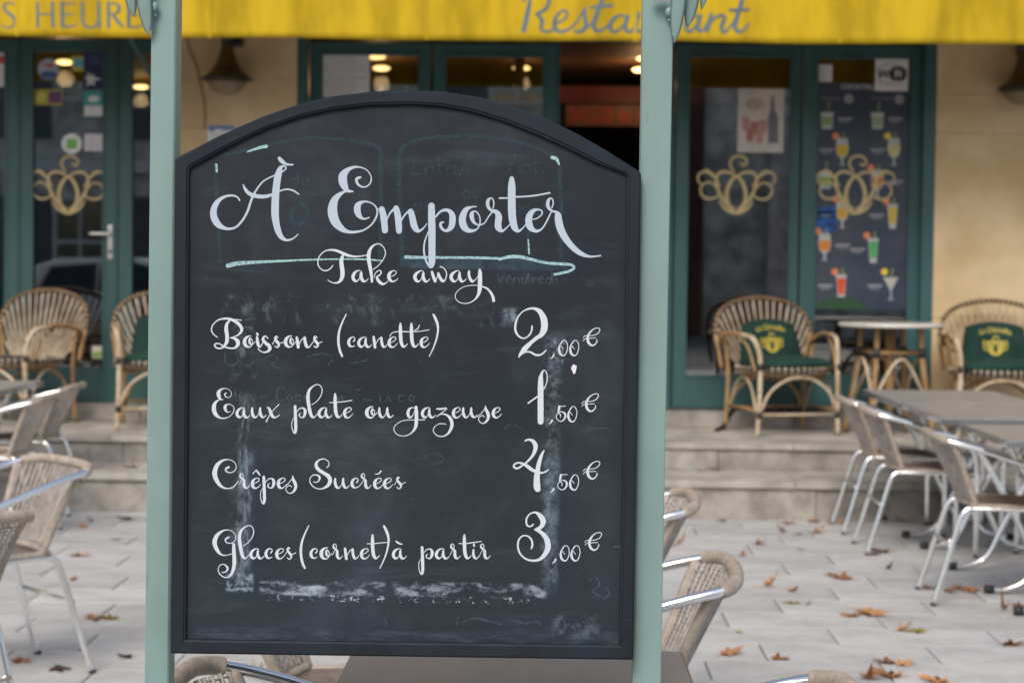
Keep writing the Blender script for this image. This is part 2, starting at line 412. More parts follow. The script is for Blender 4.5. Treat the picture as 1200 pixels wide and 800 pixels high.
def leafdoor(gx0, gx1, gy0, gy1, fx0, fx1, fy0, fy1, name='glazed_door', emb=None, depth=.055, par_part=True):
    """door leaf: stiles and rails around one tall pane. pixel rectangles: g = glass, f = leaf"""
    y = (fy0 + fy1) / 2
    X0, X1, G0, G1 = fx(fx0, y), fx(fx1, y), fx(gx0, y), fx(gx1, y)
    mx_ = (fx0 + fx1) / 2
    Z1, Z0, H1, H0 = fz(mx_, fy0), fz(mx_, fy1), fz(mx_, gy0), fz(mx_, gy1)
    bm = bmesh.new()
    box(bm, X0, G0, 0, depth, Z0, Z1, .004); box(bm, G1, X1, 0, depth, Z0, Z1, .004)
    box(bm, G0, G1, .002, depth - .002, H1, Z1 - .001, .003); box(bm, G0, G1, .002, depth - .002, Z0 + .001, H0, .003)
    for a, b2, c, d in ((G0 - .012, G0 + .006, H0, H1), (G1 - .006, G1 + .012, H0, H1)): box(bm, a, b2, -.006, .012, c - .004, d + .004, .002)
    box(bm, G0 + .007, G1 - .007, -.0055, .0115, H1 - .006, H1 + .012, .002); box(bm, G0 + .007, G1 - .007, -.0055, .0115, H0 - .012, H0 + .006, .002)
    d = fin(bm, name, M['green_paint'], cafe)
    boxo('pane', M['glass'], d, G0, G1, GY + .010, GY + .014, H0, H1)
    if emb: emblem(d, emb[0], emb[1], GY + .0045)
    return d
dE = leafdoor(805, 925, 66, 441, 790, 936, 52, 479, emb=(864, 218))
dF = leafdoor(955, 1065, 68, 440, 938, 1078, 53, 479, emb=(1004, 218))
dC = leafdoor(376, 490, 64, 441, 362, 503, 50, 479); dD = leafdoor(520, 635, 66, 441, 506, 650, 51, 479)
dA = leafdoor(38, 121, 60, 431, 24, 136, 46, 476, emb=(80, 218))
dA['label'] = 'door leaf with the lever handle and stickers'
dZ = leafdoor(-110, 6, 60, 431, -124, 21, 46, 476); dB = leafdoor(154, 186, 62, 431, 139, 197, 47, 476)
# fixed outer frames
cb('door_frame', M['green_paint'], xB0, fx(361, 200), Y2 + .035, YF + .11, ZD, ZL + .10, .004)
cb('door_frame', M['green_paint'], fx(1079, 200), xB1, Y2 + .035, YF + .11, ZD, ZL + .10, .004)
cb('door_frame', M['green_paint'], fx(361, 200) + .001, fx(1079, 200) - .001, Y2 + .06, YF + .10, ZL + .012, ZL + .10, .003)
cb('door_frame', M['green_paint'], fx(651, 200), fx(655, 200), YF + .02, YF + .1, ZD, ZL + .01)
cb('door_frame', M['green_paint'], fx(780, 200), fx(789, 200), YF - .02, YF + .1, ZD, ZL + .01, .003)
cb('door_frame', M['green_paint'], -5.2, xA1, Y2 + .06, YF + .10, ZL + .012, ZL + .10, .003)
cb('door_frame', M['green_paint'], fx(21.5, 200), fx(23.5, 200), YF - .004, YF + .05, ZD, ZL + .01)
cb('door_frame', M['green_paint'], fx(136.5, 200), fx(138.5, 200), YF - .004, YF + .05, ZD, ZL + .01)
cb('door_frame', M['green_paint'], -5.2, fx(-126, 200), YF - .004, YF + .05, ZD, ZL + .01)
# handle with plate
p = on_y(129.5, 284, YF)
hd = boxo('handle', M['steel'], dA, p.x - .017, p.x + .017, -.012, 0, p.z - .11, p.z + .11, .004)
tubeo('lever', M['steel'], hd, [(p.x, -.012, p.z + .055), (p.x, -.05, p.z + .055), (p.x - .02, -.055, p.z + .055), (p.x - .13, -.055, p.z + .055)], .009, n=8)
bm = bmesh.new(); sphere(bm, (p.x, -.016, p.z - .06), .010, 1, .5, 1.3); fin(bm, 'lock', M['lamp_metal'], hd, smooth=True)

# interior: room behind the doors
def rb(name, m, x0, x1, y0, y1, z0, z1, bev=0): return cb(name, m, x0, x1, y0, y1, z0, z1, bev)
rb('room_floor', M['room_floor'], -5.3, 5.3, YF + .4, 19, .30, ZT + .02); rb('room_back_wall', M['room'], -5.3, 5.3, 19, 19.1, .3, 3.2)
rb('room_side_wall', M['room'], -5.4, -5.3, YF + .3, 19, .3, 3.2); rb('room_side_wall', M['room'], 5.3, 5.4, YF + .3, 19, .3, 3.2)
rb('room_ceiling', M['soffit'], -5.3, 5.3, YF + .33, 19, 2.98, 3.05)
zb1, zb0 = on_y(700, 101, 14.9).z, on_y(700, 121.5, 14.9).z
rb('room_beam', M['room_red'], on_y(655, 110, 14.9).x, 5.2, 14.9, 15.1, zb0, zb1)
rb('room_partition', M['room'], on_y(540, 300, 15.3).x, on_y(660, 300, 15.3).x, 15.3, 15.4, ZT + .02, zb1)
sg = rb('room_sign', mat('brown sign board', (.15, .075, .045), .6), on_y(663, 130, 14.85).x, on_y(800, 130, 14.85).x, 14.85, 14.88, on_y(700, 148, 14.85).z, on_y(700, 123, 14.85).z)
sg['label'] = 'brown sign inside the doorway lettered SALLES du HAUT'
bm = text_bm('SALLES du HAUT', .13, 'LEFT', .006)
for v in bm.verts: v.co = Vector((v.co.x * .88, 0, v.co.y * 1.15))
o = fin(bm, 'sign_lettering', mat('red sign ink', (.36, .06, .02), .6), sg); p = on_y(667, 135.5, 14.846); o.location = (p.x, 14.846 - YF, p.z)
# counter, partition and shelves faintly seen
rb('room_counter', mat('dark wood counter', (.09, .045, .022), .5), on_y(812, 300, 15.8).x, on_y(905, 300, 15.8).x, 15.8, 16.4, ZT, 1.45, .01)
rb('curtain', mat('red curtain', (.22, .018, .016), .8, stretch=(8, 1, .3)), on_y(902, 300, 12.7).x, on_y(926, 300, 12.7).x, 12.7, 12.74, ZT + .03, 2.4)
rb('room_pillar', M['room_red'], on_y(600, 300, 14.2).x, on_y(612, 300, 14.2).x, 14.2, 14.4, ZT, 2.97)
lampspots = [(447, 80, 14.4), (441, 67, 13.6), (611, 80, 14.4), (751, 82, 14.4), (757, 69, 13.6), (76, 73, 13.7), (165, 102, 16.1)]
for i, (px, py, Y) in enumerate(lampspots):
    p = on_y(px, py, Y)
    bm = bmesh.new(); sphere(bm, (0, 0, 0), .055, 1.25, 1.25, .34)
    o = fin(bm, 'ceiling_lamp', M['lit'], cafe, smooth=True); o.location = (p.x, Y - YF, min(p.z, 2.95))
    if i in (0, 2, 3, 5, 6):
        ld = bpy.data.lights.new('lamp light', 'POINT'); ld.energy = 2.6; ld.color = (1, .62, .3); ld.shadow_soft_size = .06
        lo = bpy.data.objects.new('lamp_light', ld); C.objects.link(lo); lo.location = (p.x, Y, min(p.z, 2.95) - .12)

# ================================================================ AWNING
YV = 10.94
ZVB = on_y(600, 47.5, YV).z
awn = empty('awning', (0, YV, ZVB), 'yellow canvas awning with blue grey lettering S HEURES and Restaurant', 'awning')
def vy(x, z):      # folds of the hanging valance
    return .012 * math.sin(x * 5.1 + .6) + .007 * math.sin(x * 13.7 + 1) * (1 - z * 1.5) + .004 * math.sin(x * 31)
bm = bmesh.new(); XS = [-4.6 + i * .04 for i in range(231)]; ZS_ = [0, .04, .1, .17, .24, .31]
gr = []
for t in (0, .003):
    gr.append([[bm.verts.new((x, vy(x, z) + t, z + (.004 * math.sin(x * 3) if z == 0 else 0))) for z in ZS_] for x in XS])
for gk in gr:
    for a, b2 in zip(gk, gk[1:]):
        for k in range(len(ZS_) - 1): bm.faces.new((a[k], b2[k], b2[k + 1], a[k + 1]))
for i in range(len(XS) - 1): bm.faces.new((gr[0][i][0], gr[0][i + 1][0], gr[1][i + 1][0], gr[1][i][0]))
fin(bm, 'valance', M['awning'], awn, smooth=True)
for seamx in (246, 500, 745, 985, 20): # stitched seams
    x = on_y(seamx, 20, YV).x; bm = bmesh.new()
    vs = [(x + dx, vy(x, z) - .003 - (.001 if dx else .0025), z) for z in ZS_ for dx in (-.008, 0, .008)]
    vv = [bm.verts.new(v) for v in vs]
    for k in range(len(ZS_) - 1):
        for q in (0, 1): bm.faces.new((vv[k * 3 + q], vv[k * 3 + q + 1], vv[k * 3 + 4 + q], vv[k * 3 + 3 + q]))
    fin(bm, 'seam', M['awning'], awn)
bm = bmesh.new()   # sloping canopy, two skins
for t in (0, .004):
    g2 = []
    for x in XS[::6]: g2.append([bm.verts.new((x, (Y2 + .04 - YV) * s, .312 + t + (1.05 - .31) * s - .03 * math.sin(s * math.pi) + .006 * math.sin(x * 4) * math.sin(s * math.pi))) for s in (0, .2, .4, .6, .8, 1)])
    for a, b2 in zip(g2, g2[1:]):
        for k in range(5): bm.faces.new((a[k], b2[k], b2[k + 1], a[k + 1]))
fin(bm, 'canopy', M['awning'], awn, smooth=True)
tubeo('front_bar', M['green_paint'], awn, [(-4.6, .02, .318), (4.6, .02, .318)], .02, n=10)
tubeo('wall_bar', M['green_paint'], awn, [(-4.6, Y2 - .02 - YV, 1.04), (4.6, Y2 - .02 - YV, 1.04)], .035, n=10)
for a, b2 in (((150, 40), (180, 92)),):
    pa, pb_ = on_y(a[0], a[1], YV + .25), on_y(b2[0], b2[1], Y2 - .05)
    tubeo('folding_arm', M['green_paint'], awn, [tuple(pa - awn.location), tuple(pb_ - awn.location)], .018, n=8)
pa = Vector((3.6, YV + .25, 2.95)); pb_ = Vector((3.2, Y2 - .05, 2.75)); tubeo('folding_arm', M['green_paint'], awn, [tuple(pa - awn.location), tuple(pb_ - awn.location)], .018, n=8)
def awn_write(ox, oy, s, strokes, name, label):
    bm = bmesh.new()
    def fm(px, py, h):
        p = on_y(px, py, YV); x, z = p.x, p.z - ZVB; return (x, vy(x, max(z, 0)) - .0015 - h, z)
    k = 0
    for t in strokes:
        pts = S(t)
        if len(pts) == 2:
            a, b2 = pts; pts = [tuple(a[i] + (b2[i] - a[i]) * q / 4 for i in range(3)) for q in range(5)]
        ribbon(bm, [(ox + x / s, oy + y / s, w_ / s) for x, y, w_ in pts], fm, .0003 + (k % 20) * .00015, dz=.000004, n=5); k += 1
    o = fin(bm, name, M['awn_text'], awn); o['label'] = label
awn_write(0, 0, 6.667, ["118,42,10 90,26,13 52,26,15 28,52,22 40,85,24 85,120,26 116,160,24 108,198,17 70,219,13 32,211,10 8,190,8",
 "297,25,22 301,212,22", "418,25,23 420,212,23", "300,116,12 418,116,12", "492,27,25 492,210,25", "492,30,12 588,32,10", "492,116,11 570,116,11", "492,211,12 555,211,12 598,192,8",
 "645,20,20 645,150,21 662,198,20 708,217,14 748,203,12 764,170,12", "770,20,21 774,216,20", "845,22,25 848,214,25", "848,27,10 898,27,12 930,52,23 928,85,23 893,112,12 850,113,10", "878,113,19 922,168,25 962,214,15",
 "1006,27,25 1006,210,25", "1006,30,11 1100,34,10", "1006,116,11 1078,116,11", "1006,211,12 1070,211,12 1110,192,8",
 "1250,42,10 1222,26,13 1186,26,15 1160,52,22 1172,85,24 1217,120,26 1248,160,24 1240,198,17 1202,219,13 1164,211,10 1142,190,8"], 'lettering', 'capital letters S HEURES')
awn_write(600, 0, 4.138, ["88,-10,15 78,55,21 56,150,23", "52,8,10 80,-22,13 120,-38,15 165,-30,18 180,0,19 165,42,18 118,70,14", "122,70,15 146,100,19 141,138,17 165,155,12 195,145,12 215,128,9",
 "200,116,9 250,96,11 268,62,12 246,50,12 215,80,16 205,122,20 225,151,17 270,145,12 310,110,10 350,45,9", "352,40,11 354,85,19 358,125,21 340,151,19 305,152,12", "340,150,9 372,128,9 402,88,9",
 "440,-8,20 415,60,22 396,120,22 410,150,17 440,145,12 482,108,8", "385,36,14 485,26,14", "552,82,10 522,75,12 487,100,18 476,138,18 500,155,15 535,130,10 560,88,9", "563,78,18 550,120,20 556,150,17 580,151,12 606,112,8",
 "614,66,18 602,110,20 605,148,19 630,150,12 665,110,10", "680,66,17 668,112,20 676,150,16 706,128,8", "712,110,8 735,70,16 762,72,14 748,110,19 750,150,16 785,140,8", "905,82,10 875,75,12 846,100,18 840,138,18 862,155,15 890,130,10 910,88,9", "913,78,18 901,120,20 906,150,17 928,144,10 955,95,8",
 "966,72,18 945,150,20", "948,135,8 975,96,10 1010,76,14 1030,88,18 1016,130,20 1025,156,16 1050,140,10 1084,90,8", "1116,0,19 1092,80,22 1080,130,22 1100,155,16 1125,144,10 1147,115,8", "1058,50,14 1142,48,14"], 'lettering', 'script word Restaurant')

# ================================================================ WALL LAMPS, CABLES, NOTICES
def wall_lamp(px, py, label, proto=None):
    p = on_y(px, py, Y2 - .13)
    if proto is not None:
        o = copy_tree(proto); o.location = p; o['label'] = label; return o
    o = empty('wall_lamp', p, label, 'wall lamp', group='wall lamps on the cafe front')
    bm = bmesh.new(); lathe(bm, [(.035, .235), (.04, .20), (.05, .15), (.068, .10), (.10, .05), (.135, .018), (.15, .006)], 28); fin(bm, 'lamp_shade', M['lamp_shade'], o, smooth=True)
    bm = bmesh.new(); lathe(bm, [(.150, .004), (.164, .002), (.168, -.006), (.160, -.014), (.13, -.012)], 28); fin(bm, 'rim', M['lamp_metal'], o, smooth=True)
    bm = bmesh.new(); lathe(bm, [(.125, -.013), (.12, -.04), (.10, -.072), (.065, -.096), (.02, -.106), (.001, -.107)], 24); fin(bm, 'glass_bowl', M['lamp_glass'], o, smooth=True)
    bm = bmesh.new(); lathe(bm, [(.03, .225), (.045, .235), (.045, .29), (.02, .30)], 16); fin(bm, 'lamp_cap', M['lamp_metal'], o, smooth=True)
    bm = bmesh.new(); tube(bm, [(0, 0, .28), (0, .03, .33), (.03, .09, .32), (.035, .16, .27)], .02, n=8); lathe(bm, [(.045, 0), (.05, .01), (.05, .05), (.03, .055)], 14, cx=.035, cy=.135, cz=.22); fin(bm, 'bracket', M['lamp_metal'], o, smooth=True)
    return o
wl = wall_lamp(266, 92, 'bell shaped bronze wall lamp on the ochre wall left of the board top')
wall_lamp(1199, 104, 'bell shaped wall lamp cut by the right edge of the picture', wl)
def wire(name, pxs, Y, r, m, label, cat):
    pts = [on_y(a, b2, Y) for a, b2 in pxs]; L_ = pts[0].copy(); bm = bmesh.new(); tube(bm, [tuple(p - L_) for p in pts], r, n=6)
    o = fin(bm, name, m, smooth=True); o.location = L_; return tag(o, label, cat)
wire('wall_cable', [(217, 38), (222, 60), (230, 78), (236, 105), (240, 125), (240, 152)], Y2 + .025, .005, mat('ochre painted cable', (.30, .19, .09), .7), 'thin ochre painted cable running down the wall beside the left post', 'cable')
bm = bmesh.new(); tube(bm, [(1.08, Y2 - .35, ZT + .01), (1.14, Y2 - .22, ZT + .03), (1.22, Y2 - .12, ZT + .13), (1.34, Y2 - .08, ZT + .145), (1.6, Y2 - .05, ZT + .13)], .014, n=8)
o = fin(bm, 'terrace_cable', M['cable'], smooth=True); tag(o, 'thick black cable lying on the terrace below the right hand door', 'cable')

def card(name, label, cat, px0, py0, px1, py1, m, Y=None, group=None, th=.0015, bev=0):
    """a sheet fixed flat on the glass or wall; returns the object and a px->local mapper"""
    Y = Y if Y is not None else YF + GY + .006
    a, c = on_y(px0, py0, Y), on_y(px1, py1, Y); mid = Vector(((a.x + c.x) / 2, Y, (a.z + c.z) / 2))
    bm = bmesh.new(); hx, hz = abs(c.x - a.x) / 2, abs(a.z - c.z) / 2; box(bm, -hx, hx, -th / 2, th / 2, -hz, hz)
    o = fin(bm, name, m); o.location = mid; tag(o, label, cat, group)
    def mp(px, py, h=0): q = on_y(px, py, Y); return (q.x - mid.x, -th / 2 - .0004 - h, q.z - mid.z)
    return o, mp
def poly(name, par, mp, pts, m, h=0.0):
    bm = bmesh.new(); bm.faces.new([bm.verts.new(mp(x, y, h)) for x, y in pts]); return fin(bm, name, m, par)
def polys(name, par, mp, lst, m, h=0.0):
    bm = bmesh.new()
    for i, pts in enumerate(lst): bm.faces.new([bm.verts.new(mp(x, y, h + i * .00003)) for x, y in pts])
    return fin(bm, name, m, par)
def rect(x0, y0, x1, y1): return [(x0, y0), (x1, y0), (x1, y1), (x0, y1)]
def ell(cx, cy, rx, ry, n=18, a0=0, a1=360): return [(cx + rx * math.cos(R(a0 + (a1 - a0) * k / n)), cy + ry * math.sin(R(a0 + (a1 - a0) * k / n))) for k in range(n + (a1 - a0 != 360))]
def ctext(s, par, mp, px, py, hpx, m, h=.0003, bold=0.0, wide=1.0):
    u = YF / F_PX; bm = text_bm(s, hpx * u * 1.35, bold=bold * u); q = Vector(mp(px, py, h))
    for v in bm.verts: v.co = Vector((v.co.x * wide + q.x, q.y, v.co.y + q.z))
    return fin(bm, 'lettering', m, par)
WHT, BLK, GRY = colmat((.75, .76, .80)), colmat((.02, .02, .025)), colmat((.30, .31, .36))
# cocktail list
cp, mp = card('cocktail_poster', 'tall dark blue cocktail menu with rows of coloured drinks behind the right hand pane', 'poster', 953, 97, 1062, 363, mat('navy poster print', (.020, .035, .065), .4, var=.4, scale=3, second=(.045, .055, .08)))
def cpx(x, y): return 930 + x / 2.424, 40 + y / 2.424
drinks = [(95, 242, 'tumb', (.30, .42, .18)), (238, 242, 'tumb', (.35, .45, .30)), (138, 330, 'gob', (.72, .50, .03)), (285, 330, 'gob', (.70, .62, .28)), (90, 412, 'tumb', (.32, .46, .08)), (238, 420, 'gob', (.70, .20, .05)),
          (138, 508, 'gob', (.78, .45, .04)), (281, 515, 'tall', (.75, .52, .08)), (88, 600, 'gob', (.80, .28, .03)), (226, 612, 'tall', (.10, .48, .14)), (135, 715, 'tall', (.75, .10, .03)), (276, 715, 'mart', (.6, .55, .5))]
for x, y, kd, col in drinks:
    def q(a, c): return cpx(x + a * .84, y + c * .86)
    g = poly('drink_picture', cp, mp, [q(-22, -22), q(22, -22), q(17, 32), q(-17, 32)] if kd == 'tumb' else
             [q(-18, -40), q(18, -40), q(22, -5), q(16, 18), q(4, 26), q(3, 46), q(14, 50), q(-14, 50), q(-3, 46), q(-4, 26), q(-16, 18), q(-22, -5)] if kd == 'gob' else
             [q(-18, -38), q(18, -38), q(11, 44), q(-11, 44)] if kd == 'tall' else [q(-26, -28), q(26, -28), q(2, 14), q(2, 42), q(16, 46), q(-16, 46), q(-2, 42), q(-2, 14)], WHT if kd == 'none' else colmat((.44, .47, .50)), .0002)
    fill = [q(-19, -8), q(19, -8), q(15, 22), q(-15, 22)] if kd == 'tumb' else [q(-19, -16), q(19, -16), q(20, -4), q(14, 15), q(0, 22), q(-14, 15), q(-20, -4)] if kd == 'gob' else [q(-16, -26), q(16, -26), q(10, 28), q(-10, 28)] if kd == 'tall' else [q(-20, -24), q(20, -24), q(3, 4), q(-3, 4)]
    poly('drink_fill', g, mp, fill, colmat(tuple(c * .8 for c in col)), .0005)
    poly('straw', g, mp, [q(4, -58), q(8, -58), q(5, -24), q(2, -24)], colmat((.3, .4, .12)), .0006)
    if kd != 'tumb': poly('fruit_slice', g, mp, [cpx(x - 18 + 10 * math.cos(t * .63), y - 40 + 10 * math.sin(t * .63)) for t in range(10)], colmat((.8, .6, .05) if (x + y) % 2 else (.75, .25, .1)), .0007)
    tx = 50 if x in (95, 238, 88) else -46
    if x + tx > 320: tx = -48
    polys('caption', cp, mp, [rect(*cpx(x + tx - 20, y - 4), *cpx(x + tx + 22, y + 2)), rect(*cpx(x + tx - 14, y + 6), *cpx(x + tx + 14, y + 9))], GRY, .0003)
ctext('COCKTAILS', cp, mp, *cpx(185, 151), 6, WHT, .0003, 0, .95)
ctext('Sans Alcool', cp, mp, *cpx(106, 183), 3.6, GRY); ctext('Avec Alcool', cp, mp, *cpx(250, 183), 3.6, GRY)
polys('round_mark', cp, mp, [[cpx(157 + 14 * math.cos(t * .5), 184 + 14 * math.sin(t * .5)) for t in range(12)], [cpx(300 + 14 * math.cos(t * .5), 186 + 14 * math.sin(t * .5)) for t in range(12)]], GRY, .0003)
poly('blue_picture', cp, mp, rect(*cpx(57, 492), *cpx(122, 562)), mat('blue print', (.01, .10, .42), .5, var=.6, scale=20), .0003)
poly('foliage_picture', cp, mp, [cpx(x, y) for x, y in ((60, 780), (75, 762), (110, 750), (140, 745), (175, 752), (200, 770), (210, 782))], colmat((.012, .06, .022)), .0003)
o, mp = card('wifi_sign', 'white square wifi sign at the top right corner of the cocktail poster', 'sign', 1026, 67, 1064, 107, WHT, Y=YF + GY + .003)
bm = bmesh.new()
cc = [(mp(x, y, .0003)) for x, y in ell(1044, 87, 14.5, 13, 40)]; ci = [(mp(x, y, .0003)) for x, y in ell(1044, 87, 13.8, 12.3, 40)]
va = [bm.verts.new(c) for c in cc]; vb = [bm.verts.new(c) for c in ci]
for k in range(40): bm.faces.new((va[k], va[(k + 1) % 40], vb[(k + 1) % 40], vb[k]))
fin(bm, 'ring', BLK, o)
poly('black_patch', o, mp, [(1045, 79), (1056, 78), (1062, 82), (1062.5, 90), (1059, 95), (1045, 95), (1043.5, 87)], BLK, .0006)
ctext('Wi', o, mp, 1036.5, 87.5, 9, BLK, .0008, .6); ctext('Fi', o, mp, 1052.5, 87.5, 9, WHT, .001, .4)
def lines(o, mp, x0, y0, x1, y1, n, m, hgt=.9, seed=1):
    rnd = random.Random(seed); L_ = []
    for i in range(n):
        y = y0 + (y1 - y0) * (i + .5) / n; a = x0 + rnd.uniform(0, .12) * (x1 - x0); b2 = x1 - rnd.uniform(0, .35) * (x1 - x0)
        x = a
        while x < b2:
            e = min(b2, x + rnd.uniform(2, 6)); L_.append(rect(x, y - hgt / 2, e, y + hgt / 2)); x = e + 1.1
    return polys('print_lines', o, mp, L_, m, .0003)
o, mp = card('paper_notice', 'small white notice at the top left of the cocktail poster', 'notice', 955, 76, 975, 96, WHT, Y=YF + GY + .003); lines(o, mp, 957, 79, 973, 94, 5, GRY, .9, 3)
o, mp = card('paper_notice', 'printed white price sheet behind glass above the board', 'notice', 376, 63, 433, 115, M['paper']); lines(o, mp, 380, 66, 430, 112, 10, GRY, 1.2, 5)
o, mp = card('paper_notice', 'white and blue notice pinned to the ochre wall left of the board', 'notice', 243.5, 147, 277, 172, M['paper'], Y=Y2 + .026, th=.003); poly('blue_heading', o, mp, [(244, 147.5), (276, 147.5), (276, 152), (262, 153), (255, 151), (248, 155), (244, 152)], colmat((.12, .22, .50)), .0003); lines(o, mp, 247, 156, 274, 170, 4, GRY, .8, 6)
wp, mp = card('wine_poster', 'pale poster with a wine bottle and red glasses on the door pane', 'poster', 865, 104, 918, 179, colmat((.60, .56, .54)))
poly('bottle_picture', wp, mp, [(904, 113), (907, 113), (907.5, 128), (912, 138), (912, 168), (900, 168), (900, 138), (903, 128)], colmat((.16, .16, .19)), .0003)
for i, (x, y) in enumerate(((874, 145), (884, 150), (894, 148), (879, 158), (890, 160))): poly('glass_picture', wp, mp, [(x - 5, y - 7), (x + 5, y - 7), (x + 4, y + 8), (x - 4, y + 8)], colmat((.42, .17, .15) if i % 2 else (.50, .27, .24)), .0003 + i * .00006)
poly('scroll_print', wp, mp, ell(884, 122, 11, 7), colmat((.46, .38, .34)), .0003); lines(wp, mp, 867, 106, 888, 112, 2, GRY, .9, 4); lines(wp, mp, 867, 168, 912, 177, 2, GRY, .9, 9)
# stickers on the left door
def disc_card(label, cx, cy, r, m, inner):
    Y = YF + GY + .006; p = on_y(cx, cy, Y); bm = bmesh.new(); u = Y / F_PX
    g = bmesh.ops.create_cone(bm, cap_ends=True, segments=24, radius1=r * u, radius2=r * u, depth=.0015)
    bmesh.ops.rotate(bm, verts=bm.verts, matrix=Matrix.Rotation(math.pi / 2, 3, 'X'))
    o = fin(bm, 'door_sticker', m); o.location = p; tag(o, label, 'sticker', 'stickers on the left door')
    def mp(px, py, h=0): q = on_y(px, py, Y); return (q.x - p.x, -.0012 - h, q.z - p.z)
    inner(o, mp); return o
disc_card('round pale blue sticker at the top of the left door', 56.5, 81.5, 12.5, colmat((.42, .46, .58)), lambda o, mp: (poly('red_mark', o, mp, [(48, 76), (60, 74), (66, 80), (55, 79)], colmat((.5, .12, .1)), .0003), poly('blue_mark', o, mp, ell(57, 88, 10, 4.5), colmat((.06, .12, .34)), .0006)))
disc_card('round white sticker with a green square on the left door', 84, 168.5, 12, WHT, lambda o, mp: poly('green_square', o, mp, rect(78, 163, 90, 174.5), colmat((.18, .50, .10)), .0003))
def dsk(label, r4, col, extra):
    o, mp = card('door_sticker', label, 'sticker', *r4, colmat(col), Y=YF + GY + .006, group='stickers on the left door'); extra(o, mp)
dsk('dark navy sticker with a white burst at the top right of the left door', (98, 62, 123, 105), (.012, .02, .10), lambda o, mp: (poly('white_burst', o, mp, [(99, 90), (104, 91), (101, 84), (107, 89), (110, 86), (110, 91), (119, 93), (110, 95), (111, 101), (106, 98), (101, 103), (103, 96)], WHT, .0003), lines(o, mp, 101, 64, 121, 76, 3, colmat((.12, .14, .3)), 1.4, 2)))
dsk('teal and white sticker under the navy one', (98, 107.5, 123, 137), (.05, .34, .38), lambda o, mp: (poly('white_band', o, mp, rect(99, 124, 122, 136), WHT, .0003), poly('pale_mark', o, mp, ell(110, 116, 7, 4), WHT, .0003)))
dsk('small yellow and cyan sticker beside the ceiling lamp reflection', (84, 66, 99, 84), (.60, .52, .08), lambda o, mp: poly('cyan_square', o, mp, rect(86, 69, 98, 79), colmat((.10, .48, .60)), .0003))
dsk('yellow and purple ticket sticker on the left door', (40, 105, 73, 123.5), (.48, .42, .05), lambda o, mp: (poly('purple_half', o, mp, rect(57, 107, 72, 121), colmat((.16, .06, .22)), .0003), poly('yellow_ring', o, mp, ell(48, 114, 6, 6), colmat((.62, .58, .14)), .0003)))
dsk('small white square sticker beside the green one', (99, 157, 120, 177), (.70, .66, .72), lambda o, mp: lines(o, mp, 101, 160, 118, 175, 4, GRY, .9, 8))
o, mp = card('door_sticker', 'white and red notice at the left edge of the picture', 'sticker', -14, 62, 7, 102, M['paper'], group='stickers on the left door'); poly('red_band', o, mp, rect(-12, 66, 6, 75), colmat((.6, .08, .07)), .0003)
o, mp = card('door_sticker', 'small colour sticker low on the left door', 'sticker', 108, 405, 122, 420, colmat((.65, .6, .5)), group='stickers on the left door'); poly('green_patch', o, mp, rect(109, 412, 121, 419), colmat((.25, .4, .1)), .0003)

# ================================================================ WHAT FACES THE CAFE (seen mirrored in the panes)
opp = empty('facing_house', (0, -15, 0), 'pale stone house across the street, mirrored in the cafe panes', 'building')
boxo('wall', M['opp_stone'], opp, -13, 1.4, -8, 0, 0, 7.0); boxo('wall', mat('red brown render', (.20, .09, .08), .9), opp, 1.82, 3.3, -8, -.6, 0, 7.0); boxo('wall', M['opp_stone'], opp, 3.31, 4.59, -8, -.1, 0, 7.2); boxo('wall', M['opp_stone'], opp, 4.6, 12, -8, .4, 0, 7.5)
boxo('pilaster', M['opp_stone'], opp, -6.2, -5.4, 0, .35, 0, 7); boxo('pilaster', M['opp_stone'], opp, 1.0, 1.8, 0, .45, 0, 7.2)
bm = bmesh.new(); box(bm, -13.3, 1.6, -8.3, .3, 7.01, 7.3); box(bm, 4.4, 12.3, -8.3, .7, 7.51, 7.8); fin(bm, 'roof', M['roof'], opp)
for i in range(6):
    for z in (.9, 4.0):
        x = -11.6 + i * 2.3
        if abs(x + 5.8) < .9: continue
        boxo('shutter', M['opp_dark'], opp, x, x + 1.1, 0, .06, z, z + 1.9, .01)
for x in (5.6, 8.4): boxo('shutter', M['opp_dark'], opp, x, x + 1.2, .4, .46, 1, 3.1, .01)

